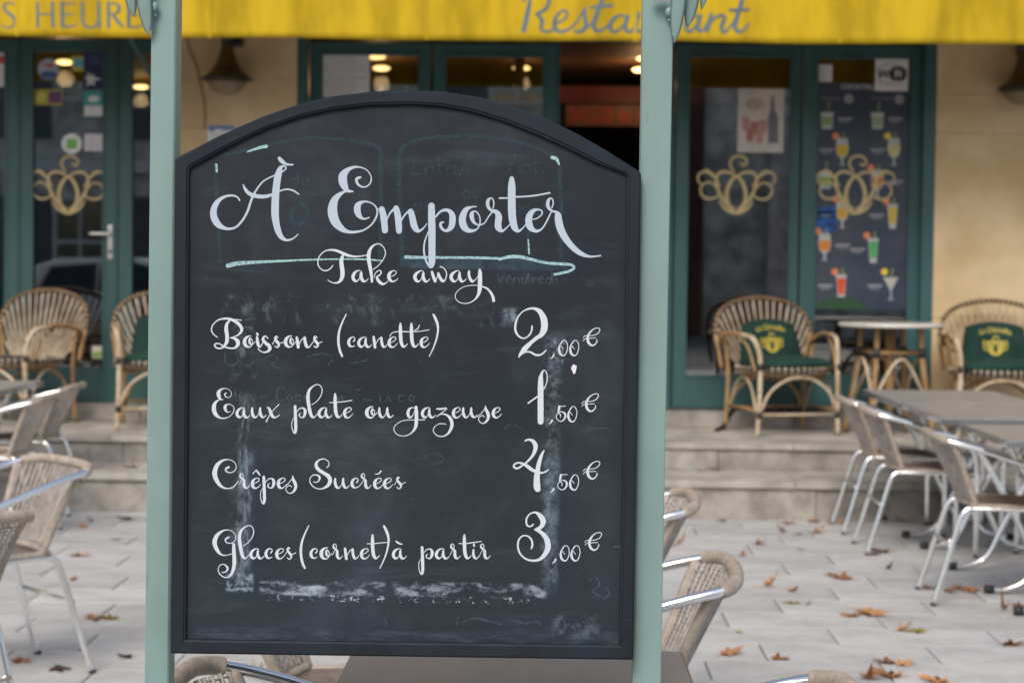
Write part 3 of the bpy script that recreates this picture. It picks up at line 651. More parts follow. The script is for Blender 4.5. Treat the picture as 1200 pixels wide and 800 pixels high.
# silver hatchback parked between the cafe and the facing house, mirrored in the left door
def parked_car(x, y, rz):
    o = empty('parked_car', (x, y, 0), 'silver hatchback parked facing the cafe, mirrored low in the left door', 'car', R(rz))
    body = mat('silver car paint', (.80, .82, .84), .4, metal=0, var=.03, coat=.6); gls = mat('dark car window', (.02, .03, .035), .1)
    prof = [(-2.05, .35), (-2.08, .62), (-1.98, .92), (-1.72, 1.36), (-1.35, 1.47), (-.2, 1.48), (.45, 1.36), (1.05, .98), (1.85, .82), (2.08, .62), (2.1, .35), (1.6, .22), (-1.6, .22)]
    bm = bmesh.new(); rows = []
    for u in (-1, -.93, -.6, 0, .6, .93, 1):
        tuck = 1 - .0 * abs(u)
        rows.append([bm.verts.new((px * (1 - .03 * abs(u) ** 3), u * (.86 - (.16 * max(0, z - .9) / .55)), z - (.05 * (abs(u) == 1) * (z > .9)))) for px, z in prof])
    for a, b2 in zip(rows, rows[1:]):
        for k in range(len(prof)): bm.faces.new((a[k], a[(k + 1) % len(prof)], b2[(k + 1) % len(prof)], b2[k]))
    bm.faces.new(rows[0]); bm.faces.new(rows[-1][::-1]); fin(bm, 'body', body, o, smooth=False)
    for s in (-1, 1):
        bm = bmesh.new(); w_ = [(-1.62, .95), (-1.45, 1.33), (-.72, 1.39), (-.72, .95)]; w2 = [(-.66, .95), (-.66, 1.39), (-.1, 1.40), (.38, 1.28), (.88, .97)]
        for q in (w_, w2): bm.faces.new([bm.verts.new((a, s * (.866 - .16 * max(0, z - .9) / .55), z)) for a, z in q])
        fin(bm, 'side_window', gls, o)
        for wx in (-1.3, 1.32):
            bm = bmesh.new(); tube(bm, [(wx, s * .70, .32), (wx, s * .875, .32)], .32, n=24); wh = fin(bm, 'wheel', M['rubber'], o); bm = bmesh.new(); tube(bm, [(wx, s * .85, .32), (wx, s * .885, .32)], .2, n=16); fin(bm, 'rim', M['steel'], wh)
        boxo('headlight', M['white_paint'], o, 1.86, 2.09, s * .5, s * .78, .60, .74, .02); boxo('tail_light', colmat((.5, .02, .02)), o, -2.09, -1.98, s * .6, s * .80, .72, .95, .02)
    return o
parked_car(-6.2, -5.0, 4)
for i in range(5):
    for z in (.0, 3.9):
        x = -10.45 + i * 2.3
        if abs(x + 5.8) < .9: continue
        w_ = boxo('window', M['glass'], opp, x + .02, x + 1.14, .01, .03, z + .95, z + 2.75); bm = bmesh.new()
        for a in ((x, x + .07), (x + .545, x + .60), (x + 1.09, x + 1.16)): box(bm, *a, .031, .08, z + .9, z + 2.8)
        for c in (z + .9, z + 1.8, z + 2.72): box(bm, x + .071, x + 1.089, .032, .07, c, c + .07)
        fin(bm, 'window_frame', M['white_paint'], w_)
boxo('string_course', M['white_paint'], opp, -13, .99, .001, .14, 3.3, 3.55); boxo('shop_front', mat('teal shop front', (.05, .22, .20), .5), opp, -12.5, -6.3, .002, .10, .1, .85)
# ================================================================ THE MENU BOARD
BW = .70
K = BW / .72
BR = Matrix.Rotation(.05644, 3, 'Z') @ Matrix.Rotation(-.00976, 3, 'X') @ Matrix.Rotation(.00822, 3, 'Y')
BC = CAM + (Vector((-.21607, 2.90302, 1.17294)) - CAM) * K
BN = BR @ Vector((0, -1, 0))
def bl(px, py, off=0.0):
    """line of sight -> local (x, z) on the board plane lying 'off' behind the frame's face"""
    d = ray(px, py); p0 = BC - BN * off
    t = (p0 - CAM).dot(BN) / d.dot(BN)
    q = BR.transposed() @ (CAM + d * t - BC); return q.x, q.z
board = empty('menu_board', BC, 'arched charcoal chalkboard menu headed À Emporter Take away, hung between two pale green posts', 'chalkboard')
board.rotation_mode = 'QUATERNION'; board.rotation_quaternion = BR.to_quaternion()
DEP = .009                    # how far the writing panel lies behind the frame face
outer = [(199.5, 765.5), (201.5, 580), (203.5, 380), (205, 187), (209, 183.5)] + [(232, 172), (252, 161.5), (275, 150.7), (310, 135.7), (350, 122.3), (390, 112.8), (432, 107.6), (480, 106), (520, 107.3), (560, 113.5), (600, 124.5), (640, 139), (677, 157), (712, 177), (748, 200)] + [(751.5, 204), (749, 380), (745.5, 580), (742.3, 773)]
inner = [(217.8, 749.5), (219, 580), (220.5, 380), (221.5, 200), (224, 196)] + [(240, 187), (258, 177), (279, 166), (312, 150.5), (351, 137), (389, 128.6), (432, 123), (479, 121.8), (517, 124.2), (555, 131.5), (592, 143), (629, 157.5), (664, 173.5), (699, 191), (731.5, 203)] + [(735, 207.5), (733, 380), (729.5, 580), (725.7, 756)]
bm = bmesh.new()
def resamp(a):   # both loops closed with the bottom edge subdivided
    return a
fo = [bl(*p) for p in outer]; fi = [bl(*p) for p in inner]
def loop3(ps, y): return [bm.verts.new((x, y, z)) for x, z in ps]
def shrink(ps, qs, t): return [(a[0] + (b2[0] - a[0]) * t, a[1] + (b2[1] - a[1]) * t) for a, b2 in zip(ps, qs)]
loops = [loop3(fo, .024), loop3(fo, .003), loop3(shrink(fo, fi, .14), 0), loop3(shrink(fo, fi, .80), 0.0003), loop3(shrink(fo, fi, .86), .0022), loop3(shrink(fo, fi, .97), .003), loop3(fi, .0045), loop3(fi, .013)]
for a, b2 in zip(loops, loops[1:]):
    n = len(a)
    for k in range(n): bm.faces.new((a[k], a[(k + 1) % n], b2[(k + 1) % n], b2[k]))
bf = fin(bm, 'frame', M['frame_paint'], board)
# back and writing panel
bm = bmesh.new()
pf = loop3(shrink(fo, fi, .9), DEP + .0001); pb = loop3(shrink(fo, fi, .9), .020)
bm.faces.new(pf); bm.faces.new(pb[::-1])
for k in range(len(pf)): bm.faces.new((pf[k], pf[(k + 1) % len(pf)], pb[(k + 1) % len(pf)], pb[k]))
m, nt, b = new_mat('chalkboard slate paint')
tc = nt.nodes.new('ShaderNodeTexCoord'); sx = nt.nodes.new('ShaderNodeSeparateXYZ'); nt.links.new(tc.outputs['Object'], sx.inputs[0])
X, Z = sx.outputs['X'], sx.outputs['Z']
def band(x0, x1, z0, z1, sft_x=.004, sft_z=.004):
    def edge(v, lo, hi, s):
        a = nt.nodes.new('ShaderNodeMapRange'); a.interpolation_type = 'SMOOTHSTEP'; a.inputs['From Min'].default_value = lo - s; a.inputs['From Max'].default_value = lo + s; nt.links.new(v, a.inputs[0])
        c = nt.nodes.new('ShaderNodeMapRange'); c.interpolation_type = 'SMOOTHSTEP'; c.inputs['From Min'].default_value = hi + s; c.inputs['From Max'].default_value = hi - s; nt.links.new(v, c.inputs[0])
        return mth(nt, 'MULTIPLY', a.outputs[0], c.outputs[0])
    return mth(nt, 'MULTIPLY', edge(X, x0, x1, sft_x), edge(Z, z0, z1, sft_z))
def pxband(px0, py0, px1, py1, sx_=.004, sz_=.004):
    a = bl(px0, py1, DEP); c = bl(px1, py0, DEP); return band(a[0], c[0], a[1], c[1], sx_, sz_)
base = mixc(nt, ramp(nt, noise(nt, 3.2, 6, .6), .3, .72), (.0110, .0165, .0235), (.0165, .0235, .0325))
low = nt.nodes.new('ShaderNodeMapRange'); low.inputs['From Min'].default_value = .15; low.inputs['From Max'].default_value = -.3; nt.links.new(Z, low.inputs[0])
base = mixc(nt, mth(nt, 'MULTIPLY', low.outputs[0], .55), base, (.020, .031, .042))  # sky sheen painted into the colour: panel bluer and lighter towards the bottom
chalk = (.33, .42, .50)
def add(basec, mask, lo, hi, scale, amt, det=8, stretch=None, col=chalk, dist=0.4):
    f = mth(nt, 'MULTIPLY', mask, ramp(nt, noise(nt, scale, det, .7, stretch=stretch, dist=dist), lo, hi))
    return mixc(nt, mth(nt, 'MULTIPLY', f, amt), basec, col)
fullb = pxband(225, 130, 730, 750, .03, .03)
base = add(base, fullb, .45, .9, 5, .10)                                       # wiped haze
base = add(base, fullb, .50, .85, 14, .10, stretch=(.3, 1, 1.6))
base = add(base, pxband(262, 360, 605, 378, .012, .004), .50, .75, 60, .24, stretch=(1, 1, .5))
base = add(base, pxband(262, 348, 605, 362, .012, .006), .5, .8, 50, .22)
base = add(base, pxband(590, 362, 606, 376, .004, .004), .35, .6, 60, .5)
base = add(base, pxband(268, 352, 300, 690, .007, .01), .48, .75, 40, .30)
base = add(base, pxband(279, 470, 292, 560, .003, .02), .42, .68, 60, .50, stretch=(1.5, 1, .4))
base = add(base, pxband(276, 560, 294, 683, .004, .01), .40, .70, 55, .45, stretch=(1.3, 1, .5))
base = add(base, pxband(265, 672, 296, 692, .004, .003), .45, .62, 90, .62)
base = add(base, pxband(634, 395, 657, 690, .007, .012), .40, .75, 75, .34)
base = add(base, pxband(637, 530, 656, 690, .004, .02), .35, .80, 40, .20, stretch=(2, 1, 1))
base = add(base, pxband(645, 395, 662, 425, .005, .006), .50, .66, 120, .55)
base = add(base, pxband(305, 684, 640, 696, .004, .0025), .46, .66, 46, .5, stretch=(.6, 1, 1.2), col=(.46, .54, .64))
base = add(base, pxband(340, 684, 405, 697, .012, .0025), .44, .64, 55, .6, stretch=(.55, 1, 1.2), col=(.50, .58, .68))
base = add(base, pxband(305, 700, 625, 703.5, .004, .0006), .56, .64, 160, .7, det=4, col=(.5, .58, .66))
base = add(base, pxband(225, 740, 728, 753, .01, .004), .42, .8, 45, .28, stretch=(.4, 1, 2), col=(.16, .22, .29))
base = add(base, pxband(650, 722, 700, 745, .01, .008), .45, .62, 40, .22)
base = add(base, pxband(585, 322, 700, 335, .02, .005), .5, .8, 60, .12)
base = add(base, pxband(470, 305, 665, 314, .004, .002), .3, .7, 40, .22, col=(.10, .22, .30))
base = add(base, fullb, .76, .80, 110, .5, det=2, dist=0, col=(.5, .55, .6))   # specks
nt.links.new(base, b.inputs['Base Color'])
nt.links.new(mth(nt, 'MULTIPLY_ADD', noise(nt, 30, 5), .25, .42), b.inputs['Roughness'])
bump(nt, b, noise(nt, 160, 4), .18, .0005); b.inputs['Specular IOR Level'].default_value = .28
panel = fin(bm, 'writing_panel', m, board)

# ---- lettering
def letter_mat(name, col, lo=.30, hi=.36, sc=420):
    m, nt, b = new_mat(name); b.inputs['Roughness'].default_value = .85
    f = ramp(nt, noise(nt, sc, 3, .7), lo, hi)
    nt.links.new(mixc(nt, f, tuple(c * .7 for c in col), col), b.inputs['Base Color']); return m
M['title_chalk'] = letter_mat('pale blue white title paint', (.44, .52, .60))
M['menu_chalk'] = letter_mat('white chalk lettering', (.58, .63, .71))
GLY = {}
def G(name, s, left, base_, strokes): GLY[name] = [[((x - left) / s, (y - base_) / s, w_ / s) for x, y, w_ in S(t)] for t in strokes]
G('a', 10, 362, 442, ["470,332,7 445,322,10 405,340,24 380,375,34 380,410,34 402,435,28 425,432,14 450,400,9 465,365,8", "460,348,24 458,395,32 478,434,30 508,434,13 532,408,7"])
G('u', 10, 540, 442, ["556,328,22 554,375,31 570,422,32 595,438,18 620,415,9 642,365,7", "650,328,22 648,375,31 664,422,32 690,436,16 722,408,7"])
G('x', 10, 715, 442, ["722,485,16 760,410,9 810,345,9 868,285,12", "725,325,8 745,322,18 765,360,36 785,410,36 810,437,26 845,430,12 878,405,8"])
G('p', 10, 1010, 442, ["1058,308,31 1062,400,34 1065,500,36 1066,575,34 1056,618,26 1034,600,12 1020,540,9 1024,480,8 1048,440,7", "1080,372,8 1108,337,11 1148,327,16 1174,352,32 1174,395,33 1158,430,22 1130,438,12 1109,420,14 1109,398,12 1125,386,8"])
G('E', 6.667, 95, 622, ["350,185,16 325,195,24 318,215,20 335,245,18 370,262,11 410,250,11 432,215,11 430,175,9 400,130,9 350,108,11 300,107,20 250,128,36 215,170,64 212,215,66 225,255,56 250,290,28 290,297,12", "262,295,13 225,298,18 185,322,34 150,360,54 132,420,72 135,480,76 158,540,68 205,588,46 260,612,24 320,611,20 380,595,13 440,550,13 475,490,15 480,440,13 455,400,11 410,378,12 365,378,20 332,402,46 324,440,52 337,480,42 365,507,20 395,508,13 420,498,8"])
G('l', 8.276, 198, 365, ["250,240,7 300,205,8 340,150,9 352,95,9 335,55,9 300,43,10 255,66,16 225,105,27 214,160,32 219,220,33 231,290,33 245,338,30 266,362,17 290,345,8 307,325,7"])
G('t', 8.276, 462, 365, ["478,134,17 478,180,31 480,260,33 487,320,33 504,356,26 525,355,12 545,332,7"])
G('cross', 8.276, 462, 365, ["425,218,8 490,214,9 560,209,10 642,196,8"])
G('e', 8.276, 555, 365, ["577,322,6 610,308,8 634,285,8 624,267,9 600,269,11 575,292,26 568,325,30 579,355,25 604,364,13 630,348,8 648,326,6"])
G('o', 8.276, 772, 365, ["850,258,7 820,262,16 792,290,31 788,328,34 806,358,24 836,364,12 860,342,8 862,300,8 842,281,14 834,300,21 840,328,20 862,340,9 888,315,7"])
G('c', 9.6, 535, 450, ["606,383,16 622,358,11 605,334,10 572,347,21 552,382,32 558,423,32 585,443,16 620,432,8"])
G('r', 10, 402, 467, ["402,420,7 425,378,8 450,345,8", "446,340,9 448,310,9 430,293,9 413,310,17 417,335,24 440,356,20 458,375,28 458,420,34 470,455,30 495,462,13 525,430,7"])
G('n', 10, 575, 492, ["594,372,28 602,430,33 610,492,31", "616,460,7 648,402,9 682,375,14", "684,380,26 689,440,32 706,482,29 730,486,13 757,453,7"])
G('s', 9.6, 1022, 450, ["1028,410,7 1052,370,8 1078,325,8", "1084,335,10 1074,322,10 1058,334,16 1062,362,24 1086,392,28 1100,418,24 1094,446,13 1074,454,11 1058,438,13", "1100,402,10 1130,392,9 1152,380,8"])
G('bs', 9.23, 870, 410, ["866,402,8 915,358,8 956,305,8", "957,282,9 964,320,28 984,360,34 990,400,32 973,443,23 935,470,12 898,455,9 884,422,9 903,393,9 932,385,9 944,402,8"])
G('(', 10, 60, 490, ["168,105,12 125,195,18 90,290,24 76,380,29 79,460,30 95,540,29 121,600,24"])
G(')', 10, 1000, 490, ["1050,110,25 1075,160,31 1097,220,30 1104,290,24 1090,380,20 1062,470,17 1030,545,13 1001,603,11"])
G('0', 10, 588, 665, ["620,522,9 645,490,9 680,493,9 700,540,9 697,600,10 672,655,12 642,663,18 612,638,26 601,590,26 612,540,14 640,503,9", "622,552,8 650,588,8"])
G('5', 10, 560, 687, ["678,505,9 640,508,9 606,508,12", "605,510,24 600,545,26 591,582,12 630,571,11 668,592,21 674,630,22 650,672,15 612,683,10 574,655,9 570,615,9 595,592,10 618,608,11 618,638,8"])
G('eur', 10, 880, 550, ["885,455,8 908,434,8 950,432,8 1005,428,9 1052,408,10 1078,372,10 1070,346,10 1030,345,10 985,370,14 948,418,25 936,470,31 950,518,30 985,546,21 1020,536,14 1044,502,12 1045,478,10", "885,490,8 910,464,8 960,462,9 1030,458,9"])
G(',', 10, 500, 700, ["541,655,20 530,678,16 506,699,8"])
STR = []                                                # (strokes, group)
def put(line, ox, oy, s, *st):
    for t in st: line.append([(ox + x / s, oy + y / s, w_ / s) for x, y, w_ in S(t)])
def gl_(line, name, x, base_, k=1.0):
    for st in GLY[name]: line.append([(x + a * k, base_ + c * k, d * k) for a, c, d in st])
T1, T2, L1, L2, L3, L4 = [], [], [], [], [], []
put(T1, 240, 170, 6.667,
 "272,432,12 255,408,12 225,396,15 180,397,18 128,418,26 88,460,42 68,515,50 74,570,54 104,620,48 150,648,28 200,654,19 250,636,17 300,580,17 335,515,18 360,440,18 380,393,18 405,348,14 450,290,12 500,258,11 550,236,11 600,212,11 630,190,11 632,172,12 614,165,15 593,178,30 582,205,46 570,250,54 560,320,56 553,390,58 550,470,60 550,550,58 560,620,52 577,680,46 602,722,34 640,743,20 680,735,13 708,716,10 728,697,8",
 "300,310,8 316,345,22 346,378,29 390,396,32 440,403,30 490,399,26 540,380,17 590,358,12 640,346,13 690,356,13 734,384,11",
 "582,104,26 596,120,32 616,138,28 645,152,17 688,154,12")
for st in GLY['E']: T1.append([(370 + 95 / 6.667 + a, 180 + 622 / 6.667 + c, d) for a, c, d in st])
put(T1, 370, 180, 6.667,
 "490,436,9 510,432,26", "516,434,46 528,480,50 536,540,51 541,600,48", "546,535,12 578,470,13 612,432,18", "628,428,46 640,480,50 647,540,50 651,604,46", "656,545,12 688,490,13 718,456,16",
 "742,452,44 755,500,50 768,560,52 788,596,40 815,602,20 848,575,10 868,547,7",
 "904,408,50 905,480,55 907,560,56 908,640,56 908,720,54 908,800,54 907,850,50 900,880,34 876,862,18 857,825,15 846,767,15 848,707,13 862,655,11 885,600,9",
 "940,492,14 966,460,16 1002,442,22 1042,448,30 1066,482,46 1068,530,50 1058,572,44 1030,600,26 1000,598,20 980,575,22 974,552,20 985,537,15 1000,538,9")
put(T1, 540, 190, 6.667,
 "122,348,8 85,351,14 45,368,36 20,410,50 12,460,56 26,505,54 55,532,38 95,536,22 130,520,12 149,480,11 148,430,10 125,391,11 100,386,14 87,402,32 86,430,34 97,462,26 120,485,16 150,491,11 185,475,10 215,430,10 245,390,10",
 "252,362,10 258,320,10 250,290,10 235,281,11 216,295,24 209,325,27 217,355,24 240,378,22 280,392,36 296,428,52 291,480,52 296,515,50 322,537,24 350,520,11 386,485,8",
 "398,128,34 398,180,56 398,280,60 400,400,60 408,465,57 424,515,48 450,538,24 480,520,11 510,485,9",
 "302,282,13 370,280,12 440,272,12 520,268,13 600,258,13 694,241,14",
 "558,449,8 600,437,10 633,407,11 630,380,12 600,371,15 562,384,34 537,420,50 530,460,52 541,505,52 570,533,32 605,537,20 640,513,13 670,465,12 705,392,10",
 "712,357,10 722,320,10 715,291,10 700,283,12 684,300,24 679,335,27 690,363,23 715,383,16 742,390,22 758,412,48 764,460,58 779,520,58 808,580,54 850,638,48 900,688,42 950,720,33 1000,736,19 1050,736,13 1092,731,11")
put(T2, 365, 275, 10,
 "250,362,13 225,393,13 185,418,15 140,418,14 100,390,12 77,345,14 82,280,13 116,225,12 170,187,14 230,179,21 290,186,28 350,210,33 420,240,33 490,254,22 560,254,15 648,240,11",
 "374,235,22 358,270,38 350,320,46 357,380,50 364,440,50 360,490,47 343,533,36 310,561,22 260,564,12 220,550,10 193,532,9",
 "585,432,8 560,420,9 522,432,24 492,470,37 488,508,38 510,540,32 535,542,15 560,515,9 585,470,8", "582,450,30 583,500,38 607,542,32 640,542,13 666,514,8",
 "725,407,10 780,365,10 830,308,10 860,250,12 866,200,11 843,145,11 800,110,12 750,114,16 703,150,28 675,210,42 670,280,45 681,350,42 696,430,38 705,490,33 709,550,26",
 "735,500,9 747,455,10 775,427,12 806,420,12 818,442,14 800,473,16 767,494,20 776,525,34 802,558,36 835,578,28 870,567,14 897,543,9",
 "925,490,7 965,478,9 993,450,9 985,427,9 955,423,12 918,450,33 906,490,38 920,528,36 950,548,20 985,537,12 1015,512,8")
put(T2, 465, 280, 10,
 "315,385,9 290,371,10 252,387,23 218,420,37 213,460,39 236,492,33 262,496,16 286,470,9 305,430,8", "311,402,28 310,450,37 334,494,32 365,492,13 388,465,8",
 "412,385,28 425,430,34 443,480,34 452,500,22 468,460,9 484,418,11", "486,404,28 505,450,34 530,487,34 555,491,22 574,458,12 584,410,12 565,360,12 537,333,12 508,325,13",
 "740,385,9 715,371,10 677,387,23 643,420,37 638,460,39 661,492,33 687,496,16 711,470,9 730,430,8", "736,402,28 735,450,37 759,494,32 790,492,13 815,465,8",
 "847,378,25 845,420,31 860,468,34 885,497,28 906,488,14 930,465,9 955,430,8",
 "972,362,28 975,400,44 975,480,50 974,560,50 965,620,40 945,670,28 910,713,16 860,743,11 800,755,10 732,740,10 692,700,9 687,650,9 722,600,8 782,562,8 860,544,9 950,545,9 1010,560,17 1060,582,22 1103,630,28 1128,683,33 1135,722,33")
put(L1, 240, 355, 8,
 "117,319,9 85,295,10 63,255,12 76,205,10 120,163,12 180,146,18 240,151,24 300,181,30 340,225,30 343,265,24 310,300,14 262,320,9 235,325,8", "240,325,9 275,331,23 307,355,36 311,385,34 293,412,23 260,424,15 215,419,14 180,408,12 140,382,11 105,380,13 92,395,14 110,419,14 150,424,14 184,400,22 207,360,32 208,300,34 201,250,34 206,200,29 232,165,16", "230,163,11 290,154,8 345,162,8",
 "490,283,18 495,296,22", "490,322,22 494,360,29 502,392,28 518,412,13 545,372,8", "592,332,9 572,310,10 552,322,22 547,346,27 572,375,30 602,400,34 610,428,32 590,453,20 555,461,12 520,449,10 500,428,10",
 "635,385,7 655,350,8 680,320,8", "686,325,9 671,309,9 659,326,18 668,350,25 688,375,26 694,398,20 678,417,11 661,405,13", "700,377,8 735,368,8",
 "862,322,22 869,360,29 876,412,28", "884,390,7 905,347,8 932,324,12", "936,325,25 942,370,29 956,406,28 976,414,13 1003,382,8 1045,322,8",
 "1052,325,9 1037,309,9 1025,326,18 1034,350,25 1054,375,26 1060,398,20 1044,417,11 1027,405,13", "1066,377,8 1100,362,8")
gl_(L1, 'o', 284.8, 406.5); gl_(L1, 'o', 332.8, 406.5)
gl_(L1, '(', 395, 406.2, .99)
for ch, x in (('c', 406.9), ('a', 418.8), ('n', 436), ('e', 454.4), ('t', 467.3), ('t', 480.2), ('e', 491.9)): gl_(L1, ch, x, 406.8)
gl_(L1, ')', 503, 406.2, .99)
put(L1, 385, 355, 8, "575,312,8 590,285,8 630,269,8 700,268,10 760,268,10 850,265,8 943,251,8", "808,256,8 838,237,10 852,205,7")
# Eaux plate ou gazeuse
for st in GLY['E']: L2.append([(248.2 + a * .452, 490.4 + c * .458, d * .44) for a, c, d in st])
for ch, x in (('a', 276.2), ('u', 294), ('x', 311.5), ('p', 341), ('l', 358.9), ('a', 372.3), ('t', 390.8), ('cross', 390.8), ('e', 402.1), ('o', 428), ('u', 443), ('a', 493.4), ('e', 529.7), ('u', 541.3), ('bs', 559.3), ('e', 576.4)): gl_(L2, ch, x, 489.3)
put(L2, 465, 445, 9.23,
 "192,305,8 160,299,12 132,320,28 120,360,32 131,397,28 155,403,15 180,370,8 195,330,8", "208,292,30 212,350,37 212,430,38 205,500,34 184,543,24 150,578,12 100,602,9 50,604,9 5,588,8 -22,560,8 -32,530,8 -20,495,8 22,460,8 70,440,8 130,432,9 200,432,8 303,430,11",
 "432,312,15 480,313,20 540,306,12 500,345,9 432,395,11", "432,394,9 470,371,12 520,371,16 563,396,28 590,440,35 596,490,35 579,543,29 545,587,18 490,610,12 438,601,10 398,560,9 402,517,8 440,482,8 485,471,9 530,478,8")
put(L3, 240, 525, 10,
 "280,220,24 252,236,23 246,262,17 280,283,12 325,279,10 363,245,10 364,190,9 325,147,9 265,131,12 202,147,28 147,195,44 120,260,54 117,310,55 137,370,49 177,430,36 225,463,20 275,469,12 330,455,13 370,415,12 395,382,8",
 "562,298,11 582,276,11 603,254,12", "605,256,16 625,284,20 645,312,16")
for ch, x in (('r', 280.4), ('e', 294.2), ('p', 304.3), ('e', 324.6)): gl_(L3, ch, x, 571.8)
gl_(L3, 'bs', 333.5, 571.2)
put(L3, 355, 525, 9.6,
 "272,216,12 293,185,10 284,146,9 240,120,11 192,127,15 154,160,28 150,200,36 177,240,38 230,275,38 283,310,44 306,355,44 289,408,37 245,442,22 185,456,12 122,434,12 82,385,12 82,335,10 116,301,12 160,301,16 188,325,24 180,362,14 150,381,12 120,378,10",
 "618,438,8 650,405,8 688,350,8", "812,289,8 850,286,14 878,256,17")
for ch, x in (('u', 391.3), ('c', 410.7), ('r', 422.7), ('e', 437.4), ('e', 449), ('s', 461.7)):
    if ch == 'r':
        for st in GLY['r'][1:]: L3.append([(x + a, 571.9 + c, d) for a, c, d in st])
    else: gl_(L3, ch, x, 571.9)
put(L4, 240, 605, 10,
 "280,242,22 252,256,21 240,280,15 265,306,12 315,308,10 358,270,10 359,215,9 320,171,8 260,154,11 202,171,24 147,215,42 117,280,52 122,340,48 157,408,37 200,446,18 255,451,11 318,434,9", "338,325,32 340,400,41 345,480,44 345,560,43 333,620,37 309,677,26 265,710,14 217,703,12 172,665,12 157,612,10 181,567,9 220,557,10 252,576,18 268,605,24 254,638,16 215,654,12 202,648,8")
for ch, x in (('l', 278.7), ('a', 292.5), ('c', 309.9), ('e', 322.7), ('s', 333.2), ('c', 362.7), ('o', 374.7), ('n', 402.4), ('e', 421.9), ('t', 434.6), ('a', 459.4), ('p', 489.8), ('a', 509.7), ('t', 542.2), ('r', 562.4)): gl_(L4, ch, x, 654.3)
gl_(L4, 'r', 389.5, 654.3); gl_(L4, 'r', 527.4, 654.3); gl_(L4, '(', 351, 654); gl_(L4, ')', 445, 654)
put(L4, 345, 605, 10, "850,315,8 900,317,10 1000,308,12 1108,298,9")
put(L4, 455, 605, 9.23, "84,264,15 108,284,21 150,298,11", "765,290,8 830,290,10 900,282,12 1010,266,8", "926,298,20 928,316,22", "922,358,20 920,400,27 932,440,27 955,452,13 990,418,7")
P1, P2, P3, P4 = [], [], [], []
put(P1, 595, 350, 10, "285,320,19 280,370,18 255,422,18 215,455,16 170,461,18 120,428,22 90,370,26 92,290,24 125,207,16 180,147,14 250,117,22 320,117,32 378,152,56 416,220,74 430,290,78 424,360,76 390,424,54 330,465,42 265,520,44 202,583,60 168,625,46 144,655,32 131,684,12", "165,642,20 220,621,18 270,626,21 320,654,25 365,660,23 410,640,19 452,601,13")
gl_(P1, ',', 645, 420); gl_(P1, '0', 653.8, 416.5); gl_(P1, '0', 666.9, 416.5); gl_(P1, 'eur', 683, 405)
put(P2, 595, 425, 10, "240,472,18 290,435,18 352,392,19", "415,318,12 445,265,12 462,200,12 458,130,12 435,90,12 410,98,18 392,150,40 386,200,58 385,300,65 385,450,68 385,600,69 385,690,66")
gl_(P2, ',', 643, 496.5); gl_(P2, '5', 651, 493.7); gl_(P2, '0', 664.6, 494); gl_(P2, 'eur', 681.3, 482)
put(P3, 595, 505, 10, "205,112,18 240,98,22 290,112,38 323,160,52 323,210,48 295,280,33 250,335,25 206,376,19", "172,400,18 120,433,23 76,424,22 76,390,20 120,369,18 170,378,25 220,403,38 280,448,40 330,473,29 390,487,22 440,474,19 477,450,13", "425,226,15 401,270,31 376,340,44 356,420,52 345,500,64 340,580,73 343,650,79 350,676,70")
gl_(P3, ',', 644.6, 576.8); gl_(P3, '5', 652.7, 573.8); gl_(P3, '0', 666.7, 573.8); gl_(P3, 'eur', 683, 561)
put(P4, 595, 590, 10, "298,240,19 275,261,17 240,261,18 219,230,20 222,170,20 262,117,16 320,100,22 373,132,50 412,190,66 408,240,55 383,275,43 345,295,36 325,302,28", "330,302,28 388,332,43 443,390,56 470,460,65 467,530,63 430,598,49 370,651,33 290,664,24 210,643,20 147,585,20 120,510,22 126,430,20 165,381,18 215,371,16 264,400,21 287,450,23 285,500,23 276,524,16")
gl_(P4, ',', 647, 659.5); gl_(P4, '0', 655.7, 656.7); gl_(P4, '0', 668.3, 656.7); gl_(P4, 'eur', 685, 644.3)
FRONT = DEP - .0003
def writing(name, strokes, m, lift=0.0, jit=.0, n=6, label=None, kind=None):
    bm = bmesh.new(); h = 0
    def fm(x, y, hh):
        a, c = bl(x, y, DEP); return (a, FRONT - lift - hh, c)
    for k, st in enumerate(strokes):
        ribbon(bm, st, fm, .00001 + (k % 24) * .00001, dz=.0000015, n=n, jit=jit)
    o = fin(bm, name, m, board)
    if label: o['label'] = label
    if kind: o['kind'] = kind
    return o
writing('lettering', T1, M['title_chalk'], jit=.02, label='large script title À Emporter')
writing('lettering', T2, M['menu_chalk'], jit=.03, label='smaller script line Take away under the title')
for st, lb in ((L1, 'script line Boissons (canette)'), (L2, 'script line Eaux plate ou gazeuse'), (L3, 'script line Crêpes Sucrées'), (L4, 'script line Glaces (cornet) à partir'),
               (P1, 'price 2,00 €'), (P2, 'price 1,50 €'), (P3, 'price 4,50 €'), (P4, 'price 3,00 €')):
    writing('lettering', st, M['menu_chalk'], jit=.04, n=5, label=lb)
# ---- half wiped older chalk
def ghost_mat(name, col, lo, hi, amax, sc=260):
    m, nt, b = new_mat(name); b.inputs['Base Color'].default_value = (*col, 1); b.inputs['Roughness'].default_value = .9
    nt.links.new(mth(nt, 'MULTIPLY', ramp(nt, noise(nt, sc, 5, .7), lo, hi), amax), b.inputs['Alpha']); return m
M['ghost'] = ghost_mat('wiped teal chalk', (.055, .13, .175), .32, .82, .55)
M['ghost_pale'] = ghost_mat('fresh teal chalk', (.36, .56, .60), .15, .6, .95)
M['ghost_faint'] = ghost_mat('faint grey chalk', (.12, .17, .22), .25, .75, .45)
gh, gp, gf = [], [], []
def P(lst, s): lst.append([(a, b_, c * (1.25 if lst is gh else 1)) for a, b_, c in S(s)])
P(gp, "267,311.3,5 278,308.8,5 300,307.2,3.6 330,305.8,2.6 365,304.3,2 400,303.6,1.8 430,304,2 447,305.5,2.2")
